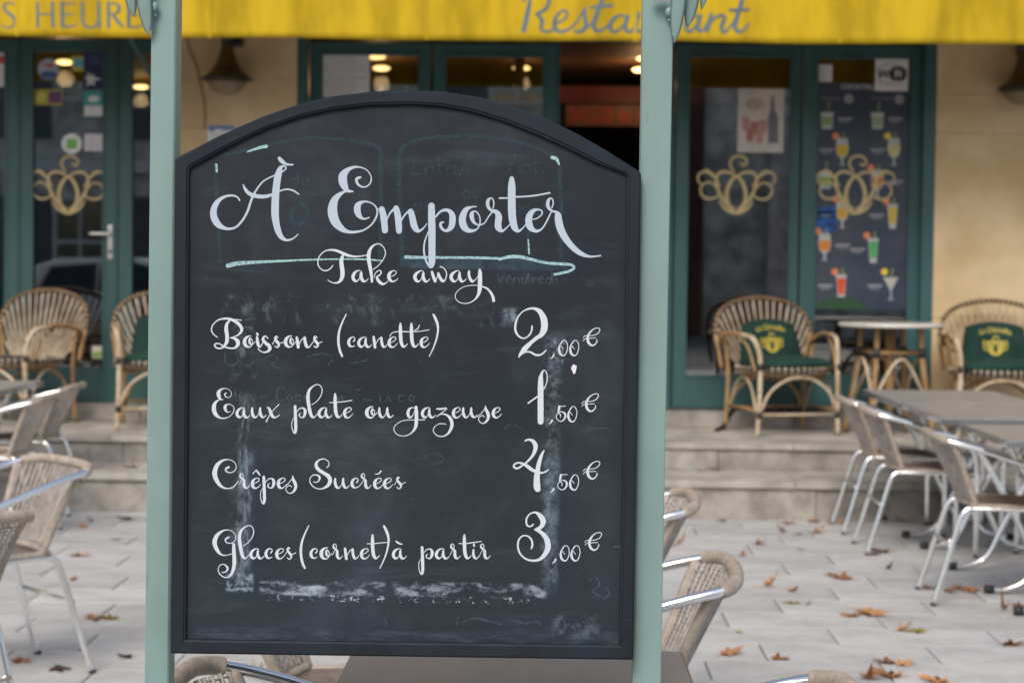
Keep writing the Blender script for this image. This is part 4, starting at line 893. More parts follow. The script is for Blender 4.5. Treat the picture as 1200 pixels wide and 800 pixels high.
P(gp, "475.5,301.3,4 490,301.6,3.4 520,301.8,3 555,302,3 584,302.8,3")
P(gp, "585,303.8,3 597,301,4 610,301.2,4.2 625,304.5,3.4 640,308,3.2 655,309.2,3.4 668,310,3.2 673,313.5,3 666,318,3.2 650,321.5,3")
P(gp, "312,171.6,4 305,173,3.4 297,175.5,2.5 290,178,1.8"); P(gp, "647,184.5,4 652,186.5,4 655,192.5,2.2"); P(gp, "253.5,193,2.8 254,201,2.6")
P(gp, "619,281,1.6 620,297,2.2")
P(gh, "252,192,3.5 255,240,4 257,290,4 258,306,3.5"); P(gh, "262,182,3 285,177,3 315,170,2.5 350,163,2.5 380,162,2.5 415,166,3 443,173,4 446,190,4 446,240,4 446,300,4")
P(gh, "471,310,4 470,260,4 468,215,4.5 469,180,4.5 478,169,4 505,162,3.5 545,159.5,3 590,163,3.5 625,172,3 645,182,3"); P(gh, "656,196,4 657,240,4 657,285,4.5 658,306,4.5")
P(gh, "618,262,3 619,275,3.4 620,296,3.4"); P(gh, "352,237,4 343,245,4.5 341,257,5 350,262,4.5 359,256,4 360,246,4 352,238,3.5")
def hand(lst, x, y, k, wd, *st):
    for t in st: lst.append([(x + a * k, y + c * k, wd) for a, c, *_ in [tuple(float(v) for v in q.split(',')) for q in t.split()]])
hand(gh, 484, 206, 1, 2, "10,-24 2,-23 1,-12 0,-1 10,-2", "1,-13 9,-14", "14,-11 15,0", "15,-7 20,-11 23,-9 25,-2", "30,-22 31,-8 33,-1", "26,-12 37,-13", "39,-11 40,-1", "39,-6 43,-11 46,-11", "48,-6 54,-7 52,-11 49,-10 47,-5 51,-1 56,-2", "58,-6 65,-7 63,-12 59,-10 57,-5 61,-1 67,-3", "62,-17 67,-20")
hand(gh, 596, 203, 1, 1.8, "0,-21 1,0", "0,-21 7,-20 8,-14 1,-11", "13,-18 13,0", "24,-9 18,-10 16,-3 20,0 25,-3 25,-10 26,0", "31,-17 31,-2 35,0", "27,-11 36,-12")
hand(gh, 543, 232, 1, 2, "4,-9 0,-6 1,0 7,0 8,-6 4,-9", "12,-8 13,-1 17,-1 20,-9")
hand(gf, 583, 333, 1, 1.6, "0,-13 3,-1 8,-12", "10,-5 16,-6 14,-9 11,-7 10,-3 15,-1", "19,-8 19,-1", "19,-6 24,-8 26,-1", "35,-7 30,-7 29,-2 34,-1 36,-14 37,-1", "41,-7 42,-1", "41,-5 46,-8", "48,-5 54,-6 52,-9 49,-7 48,-3 53,-1", "63,-7 58,-7 57,-2 62,-1 64,-14 65,-1", "69,-7 70,-1")
hand(gh, 486, 250, 1, 2, "0,-12 0,6", "0,-10 7,-10 7,-3 1,-1", "14,-14 14,-1", "23,-12 23,-1"); hand(gh, 600, 248, 1, 2, "10,-6 4,-6 4,0 10,0 8,6 2,6", "14,-1 22,-2 19,-6 14,-4 15,3 22,3", "26,-1 34,-2 31,-6 26,-4 27,3 34,3", "38,-14 38,3")
hand(gh, 340, 214, 1, 2, "8,-4 2,-4 1,1 7,2 9,-12 10,2", "15,-4 15,2 20,2 21,-4 22,2")
hand(gf, 276, 469, 1, 1.8, "0,-12 1,0 6,0", "16,-6 11,-6 10,-1 15,0 17,-6 19,0 24,-2", "29,-4 36,-4", "58,-14 52,-15 48,-8 50,0 57,0", "63,-6 60,-3 63,0 67,-3 63,-6", "76,-6 71,-5 71,0 76,0", "86,-6 81,-5 81,0 86,0 87,-6 88,0")
hand(gf, 395, 469, 1, 1.6, "0,-6 2,0 5,-5 7,0", "22,-13 30,-12", "30,-1 40,0", "50,-6 51,1", "57,1 60,-5 63,1", "78,-6 73,-5 73,1 78,1", "87,-6 84,-2 88,1 91,-3 87,-6")
hand(gf, 262, 398, 1, 1.6, "2,14 3,28 15,28 15,12"); hand(gf, 300, 408, 1, 1.4, "10,12 20,8 26,14 18,20 30,24", "60,10 78,6 90,12 84,20", "110,18 130,14")
hand(gf, 533, 728, 1, 2.4, "4,-4 2,3", "10,0 25,-4 38,-1 55,3", "70,-1 82,2 95,0 100,3", "-82,-4 -80,4")
hand(gf, 590, 515, 1, 1.2, "0,-12 10,-18 24,-10", "-100,22 -80,16 -70,24 -84,30", "90,-10 120,-14 126,-6")
hand(gf, 690, 700, 1, 2.2, "0,-20 8,-24 12,-14 4,-8 14,-2", "20,-12 24,-4 16,2", "30,-60 38,-58 36,-50")
def dust(n):
    pts = []
    for _ in range(n):
        x = random.uniform(230, 722); y = random.uniform(150, 748)
        if y < 200 and (x < 300 or x > 650): continue
        r = random.choice((.8, 1, 1, 1.3)); pts.append([(x, y, r), (x + random.uniform(.3, 1.3), y + random.uniform(-1, 1), r)])
    return pts
writing('wiped_marks', gh, M['ghost'], lift=-.00015, label='wiped teal chalk outlines and words of an older menu', kind='stuff')
writing('old_underlines', gp, M['ghost_pale'], lift=-.00008, label='pale teal hand drawn underlines', kind='stuff')
writing('faint_words', gf, M['ghost_faint'], lift=-.00012, label='barely legible old chalk words', kind='stuff')
writing('chalk_specks', dust(60), M['ghost_faint'], lift=0, n=2, kind='stuff')
bm = bmesh.new()
for poly in ([(672, 426.5), (676, 429), (674, 437.5), (672, 438), (669, 431)],):
    vs = [bm.verts.new((bl(x, y, DEP)[0], FRONT - .0009, bl(x, y, DEP)[1])) for x, y in poly]
    vb = [bm.verts.new((bl(x, y, DEP)[0], FRONT + .0002, bl(x, y, DEP)[1])) for x, y in poly]
    bm.faces.new(vs)
    for k in range(len(vs)): bm.faces.new((vs[k], vs[(k + 1) % len(vs)], vb[(k + 1) % len(vs)], vb[k]))
fin(bm, 'paint_chip', M['paper'], board)

# ================================================================ POSTS with leaf ornaments
PY = BC.y
stand = empty('post_frame', (BC.x, PY, 0), 'pale green painted metal posts with leaf ornaments holding the menu board', 'metal stand')
def lp(px, py, Y):   # world -> local of the stand
    return on_y(px, py, Y) - stand.location
def post(pl_top, pr_top, pl_bot, pr_bot, Y, strip_side):
    """rectangular tube whose visible face spans the measured edges; a small lip runs down one side"""
    a, b2 = lp(pl_top, 0, Y), lp(pr_top, 0, Y); c, d = lp(pl_bot, 800, Y), lp(pr_bot, 800, Y)
    def ext(p, q, z):
        t = (z - q.z) / (p.z - q.z); return q + (p - q) * t
    bm = bmesh.new(); rows = []
    for z in (0, .35, .7, .95, 1.2, 1.45, 1.7, 2.05):
        L_ = ext(a, c, z); R_ = ext(b2, d, z)
        L_.y = R_.y = Y - stand.location.y
        wv = (R_ - L_).x; L_.x = L_.x
        lip = wv * .06
        if strip_side > 0: prof = [(0, .001), (.0015, 0), (wv - lip, 0), (wv - lip + .0006, .0012), (wv - .001, .0012), (wv, .0025), (wv, .046), (0, .046)]
        else: prof = [(0, .003), (.0008, .002), (lip, .0012), (lip + .0006, 0), (wv - .0015, 0), (wv, .0012), (wv, .046), (0, .046)]
        rows.append([bm.verts.new((L_.x + u, L_.y + v, z)) for u, v in prof])
    for r0, r1 in zip(rows, rows[1:]):
        for k in range(8): bm.faces.new((r0[k], r0[(k + 1) % 8], r1[(k + 1) % 8], r1[k]))
    bm.faces.new(rows[0][::-1]); bm.faces.new(rows[-1])
    return fin(bm, 'post', M['post_paint'], stand)
yl = (BC + BR @ Vector((-.35, .026, 0))).y + .002; yr = (BC + BR @ Vector((.35, .026, 0))).y + .002
pL = post(177.5, 206.5, 169.5, 197.5, yl, 1)
pR = post(753.6, 789.5, 741.5, 774.5, yr, -1)
# hidden top bar that ties the posts together, above the picture
tz = 2.05
tubeo('top_bar', M['post_paint'], stand, [(lp(195, 0, yl).x - .06, yl - PY + .023, tz), (lp(770, 0, yr).x + .06, yr - PY + .023, tz)], .02, n=10)
def leaf(px, tip, length, wid, Y, lean, par, curve=0.0):
    """a wrought metal leaf hanging point down, with rib and thickness"""
    p = lp(px, tip, Y); s = Y / F_PX; bm = bmesh.new(); rows = []
    n = 12
    for k in range(n + 1):
        t = k / n
        wv = wid * s * .5 * (math.sin(math.pi * min(1, t ** .75 * .93 + .0)) ** .8 if 0 < t < 1 else 0) + (.0005)
        cx = p.x + lean * s * t + curve * s * math.sin(t * math.pi); z = p.z + length * s * t; yy = p.y - .010 * math.sin(t * math.pi * .7)
        rows.append([bm.verts.new((cx - wv, yy, z)), bm.verts.new((cx - wv * .5, yy - .003, z)), bm.verts.new((cx, yy - .0015, z)), bm.verts.new((cx + wv * .5, yy - .003, z)), bm.verts.new((cx + wv, yy, z)), bm.verts.new((cx, yy + .003, z))])
    for r0, r1 in zip(rows, rows[1:]):
        for k in range(6): bm.faces.new((r0[k], r0[(k + 1) % 6], r1[(k + 1) % 6], r1[k]))
    bm.faces.new(rows[0]); bm.faces.new(rows[-1][::-1])
    return fin(bm, 'leaf_ornament', M['post_paint'], par, smooth=True)
leaf(174, 42, 105, 18, yl - .012, -5, stand, -2)
leaf(157, 20, 90, 16, yl + .004, -14, stand)
leaf(790, 51, 120, 17, yr - .012, 8, stand, 1); leaf(806, 33, 110, 18, yr, 14, stand); leaf(822, 12, 110, 12, yr + .004, 22, stand)
# scroll stems the leaves spring from (above the picture) and their bolts
tubeo('scroll_stem', M['post_paint'], stand, [(lp(180, -30, yl).x, yl - PY - .006, lp(180, -30, yl).z), (lp(172, -60, yl).x, yl - PY - .008, lp(172, -60, yl).z), (lp(150, -90, yl).x, yl - PY, lp(150, -90, yl).z), (lp(120, -80, yl).x, yl - PY, lp(120, -80, yl).z)], .007)
tubeo('scroll_stem', M['post_paint'], stand, [(lp(786, -30, yr).x, yr - PY - .006, lp(786, -30, yr).z), (lp(800, -60, yr).x, yr - PY - .008, lp(800, -60, yr).z), (lp(830, -90, yr).x, yr - PY, lp(830, -90, yr).z), (lp(860, -78, yr).x, yr - PY, lp(860, -78, yr).z)], .007)
for px, py, Y in ((180.5, 8, yl), (784, 14, yr)):
    p = lp(px, py, Y - .012); bm = bmesh.new(); sphere(bm, p, .0062, 1, .8, 1.25); sphere(bm, p + Vector((.0008, .004, -.012)), .0028); fin(bm, 'bolt', M['post_paint'], stand, smooth=True)
p = lp(774, -3, yr - .02); bm = bmesh.new(); sphere(bm, p, .0145, 1, .6, .55); fin(bm, 'collar', M['white_paint'], stand, smooth=True)
# ================================================================ ALUMINIUM AND WICKER TERRACE CHAIR (front towards -Y)
def make_alu_chair(name='terrace_chair'):
    o = empty(name, (0, 0, 0), None, 'chair')
    A, W_ = M['alu'], M['wicker']
    for s in (-1, 1):
        # front leg and arm in one bent tube
        tubeo('arm_tube', A, o, [(.235 * s, -.255, .005), (.24 * s, -.252, .28), (.245 * s, -.248, .46), (.250 * s, -.222, .548), (.255 * s, -.14, .603), (.258 * s, 0, .652), (.258 * s, .12, .690), (.254 * s, .20, .711), (.240 * s, .256, .724)], .0125, n=10, seg=6)
        tubeo('rear_leg', A, o, [(.178 * s, .12, .430), (.182 * s, .152, .418), (.186 * s, .176, .385), (.194 * s, .215, .26), (.201 * s, .253, .13), (.208 * s, .292, .006)], .0125, n=10, seg=5)
        tubeo('side_rail', A, o, [(.242 * s, -.238, .425), (.215 * s, -.10, .425), (.19 * s, .10, .425), (.18 * s, .15, .42)], .009, n=8)
        for p in ((.235 * s, -.255), (.208 * s, .293)):
            bm = bmesh.new(); lathe(bm, [(.012, 0), (.0138, .002), (.0138, .010), (.0125, .012)], 12); f = fin(bm, 'foot_cap', M['rubber'], o, smooth=True); f.location = (p[0], p[1], 0)
    tubeo('stretcher', A, o, [(-.198, .225, .26), (.198, .225, .26)], .008, n=8); tubeo('stretcher', A, o, [(-.238, -.24, .40), (.238, -.24, .40)], .010, n=8)
    # wrapped top rail of the back and the two wrapped stiles
    top = [(-.244, .245, .722), (-.234, .259, .725), (-.208, .275, .730), (-.15, .288, .736), (0, .298, .738), (.15, .288, .736), (.208, .275, .730), (.234, .259, .725), (.244, .245, .722)]
    tubeo('top_rail', W_, o, top, .0175, n=12, seg=6)
    def bk(u, t):   # u -1..1 across, t 0 bottom .. 1 top : the hollow of the back
        x = u * (.185 + .055 * max(t, 0) ** 1.5); z = .445 + .285 * t; y = .150 + .145 * t - .035 * (u * u) * (1 + .9 * t)
        if t > .9: z -= .010 * u * u
        return (x, y, z)
    for s in (-1, 1): tubeo('wrapped_stile', W_, o, [bk(s, t) for t in (-.02, .2, .4, .6, .8, .97)], .0135, n=10)
    tubeo('wrapped_rail', W_, o, [bk(u, 0) for u in (-1, -.5, 0, .5, 1)], .013, n=10)
    bm = bmesh.new()
    N = 19
    for i in range(N):
        u = -1 + 2 * (i + .5) / N
        tube(bm, [(*bk(u, t)[:2], bk(u, t)[2], .0058) for t in (0, .25, .5, .75, .98)], .0058, n=5, seg=3, flat_=.55)
    for j in range(26):
        t = (j + .7) / 27; pts = []
        for i in range(N + 1):
            u = -1 + 2 * i / N; p = Vector(bk(u, t)); p.y += .0035 * (1 if (i + j) % 2 else -1); pts.append((*p, .0021))
        tube(bm, pts, .0021, n=4, smooth=False)
    f = fin(bm, 'woven_back', M['weave'], o, smooth=True)
    # seat
    def se(u, t):   # t 0 front .. 1 rear
        return (u * (.222 - .04 * t), -.235 + .375 * t, .435 - .012 * math.sin(t * math.pi) * (1 - u * u) + (-.012 if t < .06 else 0))
    bm = bmesh.new()
    for i in range(20):
        u = -1 + 2 * (i + .5) / 20; tube(bm, [(*se(u, t), .0075) for t in (0, .12, .4, .7, 1)], .007, n=5, seg=2)
    for j in range(16):
        t = (j + .5) / 16; tube(bm, [(*(Vector(se(-1 + 2 * i / 10, t)) + Vector((0, 0, .002 * (1 if (i + j) % 2 else -1)))), .004) for i in range(11)], .004, n=4, smooth=False)
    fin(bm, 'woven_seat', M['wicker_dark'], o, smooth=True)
    tubeo('front_roll', W_, o, [se(-1.03, 0), se(-.5, -.02), se(0, -.025), se(.5, -.02), se(1.03, 0)], .016, n=10)
    for s in (-1, 1): tubeo('side_roll', W_, o, [se(s * 1.02, 0), se(s * 1.02, .5), se(s * 1.0, 1)], .013, n=8)
    return o
YS = math.tan(YAW)       # the street runs a degree off the line of sight
alu = make_alu_chair(); first = [True]
def alu_chair(x, y, face, label, group, z=0):
    """face: direction the sitter looks, degrees, 0 = +X, 90 = +Y"""
    if first[0]: o = alu; first[0] = False
    else: o = copy_tree(alu)
    o.location = (x - YS * y, y, z); o.rotation_euler = (0, 0, R(face + 90)); o.scale = (.962, .962, .962); tag(o, label, 'chair', group); return o
GR, GL_, GC = 'aluminium wicker chairs on the right of the terrace', 'aluminium wicker chairs on the left', 'aluminium wicker chairs around the near tables'
alu_chair(2.06, 10.17, 0, 'farthest wicker chair of the right hand row, next to the steps', GR)
alu_chair(2.05, 9.45, 0, 'middle wicker chair of the right hand row, its back overlapping the one behind', GR)
alu_chair(2.075, 8.06, -2, 'nearest wicker chair of the right hand row, in front of the second table', GR)
alu_chair(2.80, 9.98, 180, 'farther of two chairs beyond the tables at the right edge, only legs showing', GR)
alu_chair(2.78, 9.15, 183, 'nearer of two chairs beyond the tables at the right edge, only legs showing', GR)
alu_chair(-2.71, 10.45, 180, 'farther of two side-on wicker chairs before the left rattan armchair', GL_)
alu_chair(-2.64, 9.55, 181, 'nearer of two side-on wicker chairs before the left rattan armchair', GL_)
alu_chair(-1.767, 6.30, 222, 'wicker chair left of the post showing its whole woven back and one splayed leg', GL_)
alu_chair(-1.665, 5.13, 138, 'wicker chair cut by the left edge, nearest of the left hand chairs', GL_)
alu_chair(.27, 5.66, 180, 'wicker chair at the right post, farthest of three in a line', GC)
alu_chair(.235, 4.34, 180, 'wicker chair right of the right post with both arms ending at the post', GC)
alu_chair(.285, 2.99, 180, 'wicker chair cut by the bottom edge right of the near table', GC)
alu_chair(-.27, 3.03, 0, 'wicker chair under the lower left corner of the board, its arm sweeping towards the table', GC)
alu_chair(-.38, 4.33, 0, 'brown wicker chair seat showing beneath the bottom edge of the board', GC)

# ================================================================ TERRACE TABLES (folding, crossed bent tubes)
def make_table(w_, d, h, label, loc, rz=0, legs=True, group='grey topped terrace tables'):
    loc = (loc[0] - YS * loc[1], loc[1], loc[2])
    o = empty('terrace_table', loc, label, 'table', R(rz), group)
    boxo('table_top', M['table_top'], o, -w_ / 2 + .004, w_ / 2 - .004, -d / 2 + .004, d / 2 - .004, h - .024, h, .003)
    bm = bmesh.new()
    for a in ((-w_ / 2, w_ / 2, -d / 2, -d / 2 + .0035), (-w_ / 2, w_ / 2, d / 2 - .0035, d / 2), (-w_ / 2, -w_ / 2 + .0035, -d / 2 + .0036, d / 2 - .0036), (w_ / 2 - .0035, w_ / 2, -d / 2 + .0036, d / 2 - .0036)): box(bm, *a, h - .030, h - .003, .001)
    fin(bm, 'edge_band', M['table_edge'], o)
    for y in (-d * .32, d * .32):
        for s in (-1, 1):
            yy = y + .018 * s
            tubeo('leg', M['alu'], o, [(-s * w_ * .36, yy, .022), (-s * w_ * .26, yy, .024), (-s * w_ * .14, yy, .07), (-s * w_ * .04, yy, .22), (s * w_ * .10, yy, .42), (s * w_ * .24, yy, .60), (s * w_ * .30, yy, h - .035)], .0135, n=10)
            bm = bmesh.new(); tube(bm, [(-s * w_ * .36 - s * .02, yy, .022), (-s * w_ * .36 + s * .018, yy, .022)], .0185, n=12); fin(bm, 'rubber_foot', M['rubber'], o, smooth=True)
    for x in (-w_ * .30, w_ * .30): tubeo('cross_bar', M['alu'], o, [(x, -d * .36, h - .042), (x, d * .36, h - .042)], .010, n=8)
    tubeo('pivot_bar', M['alu'], o, [(0, -d * .34, .30), (0, d * .34, .30)], .008, n=8)
    return o
make_table(.74, 1.02, .73, 'farthest grey topped table on the right, closest to the steps', (2.355, 10.17, 0))
make_table(.74, 1.02, .73, 'middle grey topped table on the right, pushed against the farthest one', (2.355, 9.125, 0))
make_table(.74, .80, .73, 'nearest grey topped table on the right, cut by the picture edge', (2.355, 7.90, 0))
make_table(.74, .90, .73, 'grey topped table at the left edge among the chairs', (-3.02, 10.1, 0))
nt_ = make_table(.605, .555, .70, 'grey brown table top right under the menu board in the foreground', (.0045, 3.175, 0))
tl, tr = on_z(412, 760, .70), on_z(800, 758, .70)
nt_.location = ((tl.x + tr.x) / 2, (tl.y + tr.y) / 2 - .2775, 0); print('near table', tl, tr)

# ================================================================ RATTAN ARMCHAIRS
def make_rattan(with_cushion=True):
    o = empty('rattan_armchair', (0, 0, 0), None, 'armchair')
    RT, PL, BD = M['rattan'], M['rattan_pale'], M['bind']
    hw = .285
    def hoop(a):     # back hoop: a -1..1, from arm front over the top to the other arm
        t = a * math.pi / 2
        return (.315 * math.sin(t), .30 + .03 * math.cos(t) , .50 + .345 * math.cos(t) ** .62 if abs(a) < 1 else .50)
    for s in (-1, 1):
        tubeo('leg', M['rattan_pale'], o, [(s * .27, -.245, 0), (s * .262, -.25, .2), (s * .258, -.25, .42), (s * .262, -.235, .52), (s * .28, -.18, .60), (s * .30, -.06, .62)], .0155, n=8)
        tubeo('leg', RT, o, [(s * .27, .27, 0), (s * .262, .25, .3), (s * .275, .25, .5), (s * .30, .25, .62)], .014, n=8)
        tubeo('arm', RT, o, [(s * .30, -.07, .62), (s * .315, .08, .625), (s * .325, .2, .60), (s * .31, .285, .56)], .0145, n=8)
        tubeo('side_arch', PL, o, [(s * .262, -.22, .12), (s * .262, -.12, .30), (s * .262, 0, .355), (s * .262, .12, .30), (s * .262, .24, .12)], .008, n=6)
        tubeo('arm_loop', RT, o, [(s * .27, -.20, .40), (s * .285, -.12, .54), (s * .30, -.02, .605)], .008, n=6)
        for z, y in ((.43, -.25), (.135, -.25), (.135, .265)):
            bm = bmesh.new(); tube(bm, [(s * .262, y, z - .02), (s * .262, y, z + .02)], .018, n=8); fin(bm, 'binding', BD, o, smooth=True)
    tubeo('stretcher', PL, o, [(-.262, -.245, .135), (.262, -.245, .135)], .0085, n=6); tubeo('stretcher', RT, o, [(-.262, .255, .15), (.262, .255, .15)], .0085, n=6)
    for s in (-1, 1): tubeo('stretcher', RT, o, [(s * .265, -.24, .16), (s * .265, .26, .16)], .0085, n=6)
    tubeo('front_arch', PL, o, [(-.255, -.255, .15), (-.20, -.262, .27), (-.10, -.266, .345), (0, -.268, .365), (.10, -.266, .345), (.20, -.262, .27), (.255, -.255, .15)], .0095, n=8)
    tubeo('rear_arch', RT, o, [(-.255, .25, .15), (-.18, .252, .28), (0, .255, .35), (.18, .252, .28), (.255, .25, .15)], .011, n=8)
    # back hoop with its bindings
    hp = [(-.305, .255, .40), (-.325, .27, .52), (-.333, .30, .62), (-.30, .335, .735), (-.22, .36, .80), (-.11, .372, .832), (0, .375, .842), (.11, .372, .832), (.22, .36, .80), (.30, .335, .735), (.333, .30, .62), (.325, .27, .52), (.305, .255, .40)]
    tubeo('back_hoop', RT, o, hp, .0135, n=10)
    cr = crom(hp, 8); n = len(cr)
    def onh(t): i = min(n - 2, int(t * (n - 1))); f = t * (n - 1) - i; return Vector(cr[i]).lerp(Vector(cr[i + 1]), f)
    bs = bmesh.new()
    for k in range(30):
        a = onh(.16 + .68 * k / 29); b2 = onh(.16 + .68 * k / 29 + .012); tube(bs, [tuple(a), tuple(b2)], .0165, n=8)
    fin(bs, 'hoop_bindings', BD, o, smooth=True)['kind'] = 'stuff'
    # fan of split canes
    NS = 19
    for k in range(NS):
        u = -1 + 2 * k / (NS - 1)
        t = .5 + u * .335
        a = Vector((u * .16, .225, .375)); b2 = onh(t); b2.z -= .0; m_ = a.lerp(b2, .5) + Vector((u * .012, .012, 0))
        tubeo('back_cane', PL, o, [tuple(a), tuple(m_), tuple(b2)], .0075, n=6, seg=4)
    tubeo('back_band', BD, o, [(-.262, .285, .52), (-.15, .292, .525), (0, .297, .53), (.15, .292, .525), (.262, .285, .52)], .008, n=6)
    # seat: round basket with beaded rim
    rim = [(.292 * math.cos(t), -.01 + .265 * math.sin(t), .405) for t in [2 * math.pi * k / 24 for k in range(25)]]
    bm = bmesh.new(); tube(bm, rim, .017, n=8, seg=2); fin(bm, 'seat_rim', BD, o, smooth=True)
    bm = bmesh.new()
    for k in range(46):
        t = 2 * math.pi * k / 46; c = Vector((.296 * math.cos(t), -.01 + .269 * math.sin(t), .405))
        if math.sin(t) > .75: continue
        tube(bm, [tuple(c + Vector((0, 0, -.02))), tuple(c * 1.0 + Vector((.004 * math.cos(t), .004 * math.sin(t), 0))), tuple(c + Vector((0, 0, .02)))], .0085, n=6, seg=2)
    fin(bm, 'rim_beads', M['rattan_pale'], o, smooth=True)['kind'] = 'stuff'
    bm = bmesh.new()
    for k in range(40):
        t = 2 * math.pi * k / 40
        if math.sin(t) > .8: continue
        tube(bm, [(.28 * math.cos(t), -.01 + .253 * math.sin(t), .39), (.262 * math.cos(t), -.01 + .236 * math.sin(t), .36), (.235 * math.cos(t), -.01 + .212 * math.sin(t), .345)], .007, n=5, seg=2)
    fin(bm, 'basket_apron', RT, o, smooth=True)['kind'] = 'stuff'
    bm = bmesh.new(); lathe(bm, [(.27, .395), (.265, .388), (.2, .372), (.1, .36), (.001, .357)], 24, cy=-.01)
    for v in bm.verts: v.co.y = -.01 + (v.co.y + .01) * .92
    fin(bm, 'seat', PL, o, smooth=True)
    return o
rat = make_rattan()
def cushion_mesh(bm, w_, h, th, f, n=12):
    """soft pillow; f maps (u, v, t) to place"""
    g = {}
    for side in (0, 1):
        for i in range(n + 1):
            for j in range(n + 1):
                u, v = -1 + 2 * i / n, -1 + 2 * j / n
                e = (1 - abs(u) ** 3.5) * (1 - abs(v) ** 3.5)
                if e < 1e-6 and side: g[1, i, j] = g[0, i, j]; continue
                t = th * .5 * (e ** .45) * (1 if side else -1)
                g[side, i, j] = bm.verts.new(f(u * w_ / 2, v * h / 2, t))
    for side in (0, 1):
        for i in range(n):
            for j in range(n):
                q = [g[side, i, j], g[side, i + 1, j], g[side, i + 1, j + 1], g[side, i, j + 1]]
                bm.faces.new(q if side else q[::-1])
def make_cushions():
    """seat pad and printed back cushion: two loose things"""
    pad = empty('seat_cushion', (0, 0, 0), None, 'cushion')
    bm = bmesh.new(); cushion_mesh(bm, .50, .46, .085, lambda u, v, t: (u * (1 - .10 * (v > 0) * v / .23), v - .01, .44 + t + .006 * math.sin(u * 9) )); fin(bm, 'pad', M['cushion'], pad, smooth=True)
    bc = empty('back_cushion', (0, 0, 0), None, 'cushion')
    def f(u, v, t): # leaning back
        wv = 1 - .17 * (v + .15) / .30
        return (u * wv, .155 + .30 * (v + .15) - t * .93 + .035 * (1 - (u / .24) ** 2) * .4, .565 + v * .95 + t * .28 - (.035 * (u / .22) ** 2 if v > 0 else 0) * (v / .15))
    bm = bmesh.new(); cushion_mesh(bm, .44, .31, .085, lambda u, v, t: f(u, v, t)); fin(bm, 'cover', M['cushion'], bc, smooth=True)
    def pr(u, v, h=0):
        e = (1 - abs(u / .22) ** 3.5) * (1 - abs(v / .155) ** 3.5); return f(u, v, .0425 * max(e, .02) ** .45 + .0018 + h)
    bm = bmesh.new()
    txt = 'La Citrouille'; L_ = len(txt); xx = -.145
    tb = text_bm(txt, .044, 'CENTER', .001)
    for v in tb.verts:
        x, z = v.co.x * 1.02, v.co.y * 1.1
        v.co = Vector(pr(x, .088 - 1.1 * x * x + z, .0004))
    fin(tb, 'lettering', M['gold'], bc)
    st = ["207,418,16 188,436,22 177,465,24 178,495,24 190,518,24 207,528,22 224,518,24 236,495,24 238,465,24 226,436,22 207,418,16", "207,418,14 192,404,12 187,388,12 196,374,12 214,371,12 231,380,12 234,393,12",
          "152,420,24 148,448,24 152,480,26 166,508,26 190,526,22 207,531,16", "262,420,24 266,448,24 262,480,26 248,508,26 224,526,22 207,531,16", "152,420,18 176,417,18 207,419,16 238,417,18 262,420,18",
          "150,452,12 132,424,12 114,414,12 99,422,12 98,440,12", "264,452,12 282,424,12 300,414,12 311,422,12 311,440,12", "146,470,12 130,446,12 114,444,12 104,458,12 108,482,12 126,492,12 148,488,12", "268,470,12 284,446,12 298,444,12 307,458,12 303,480,12 286,491,12 266,488,12"]
    bm = bmesh.new()
    for i, t in enumerate(st):
        ribbon(bm, [((x - 207) * .00075, -(y - 455) * .00075 - .018, w_ * .00075) for x, y, w_ in S(t)], lambda x, y, h: pr(x, y, h), .0006 + i * .0003, dz=.00001, n=4)
    fin(bm, 'gold_emblem', M['gold'], bc)
    return pad, bc
pad0, bc0 = make_cushions()
rf = [True, True]
def rattan(x, y, rz, label, cush=None):
    x -= YS * y
    if rf[0]: o = rat; rf[0] = False
    else: o = copy_tree(rat)
    o.location = (x, y, ZT); o.rotation_euler = (0, 0, R(rz)); tag(o, label, 'armchair', 'rattan armchairs on the terrace')
    if cush:
        if rf[1]: a, b2 = pad0, bc0; rf[1] = False
        else: a, b2 = copy_tree(pad0), copy_tree(bc0)
        for q, lb in ((a, cush[0]), (b2, cush[1])):
            q.location = (x, y, ZT); q.rotation_euler = (0, 0, R(rz)); tag(q, lb, 'cushion', 'green cushions on the rattan armchairs')
    return o
rattan(1.70, 11.80, 17, 'rattan armchair with green cushions left of the round marble table', ('green seat cushion in the rattan armchair left of the round table', 'green back cushion with gold print in the armchair left of the round table'))
rattan(3.03, 11.72, -6, 'rattan armchair with green cushions against the ochre wall at the right edge', ('green seat cushion in the rattan armchair at the right edge', 'green back cushion with gold print in the armchair at the right edge'))
rattan(-3.14, 11.78, -20, 'rattan armchair without cushions at the left edge')
rattan(-2.17, 11.66, 9, 'rattan armchair half hidden behind the left green post', ('green seat cushion of the armchair behind the left post', 'green back cushion of the armchair behind the left post'))

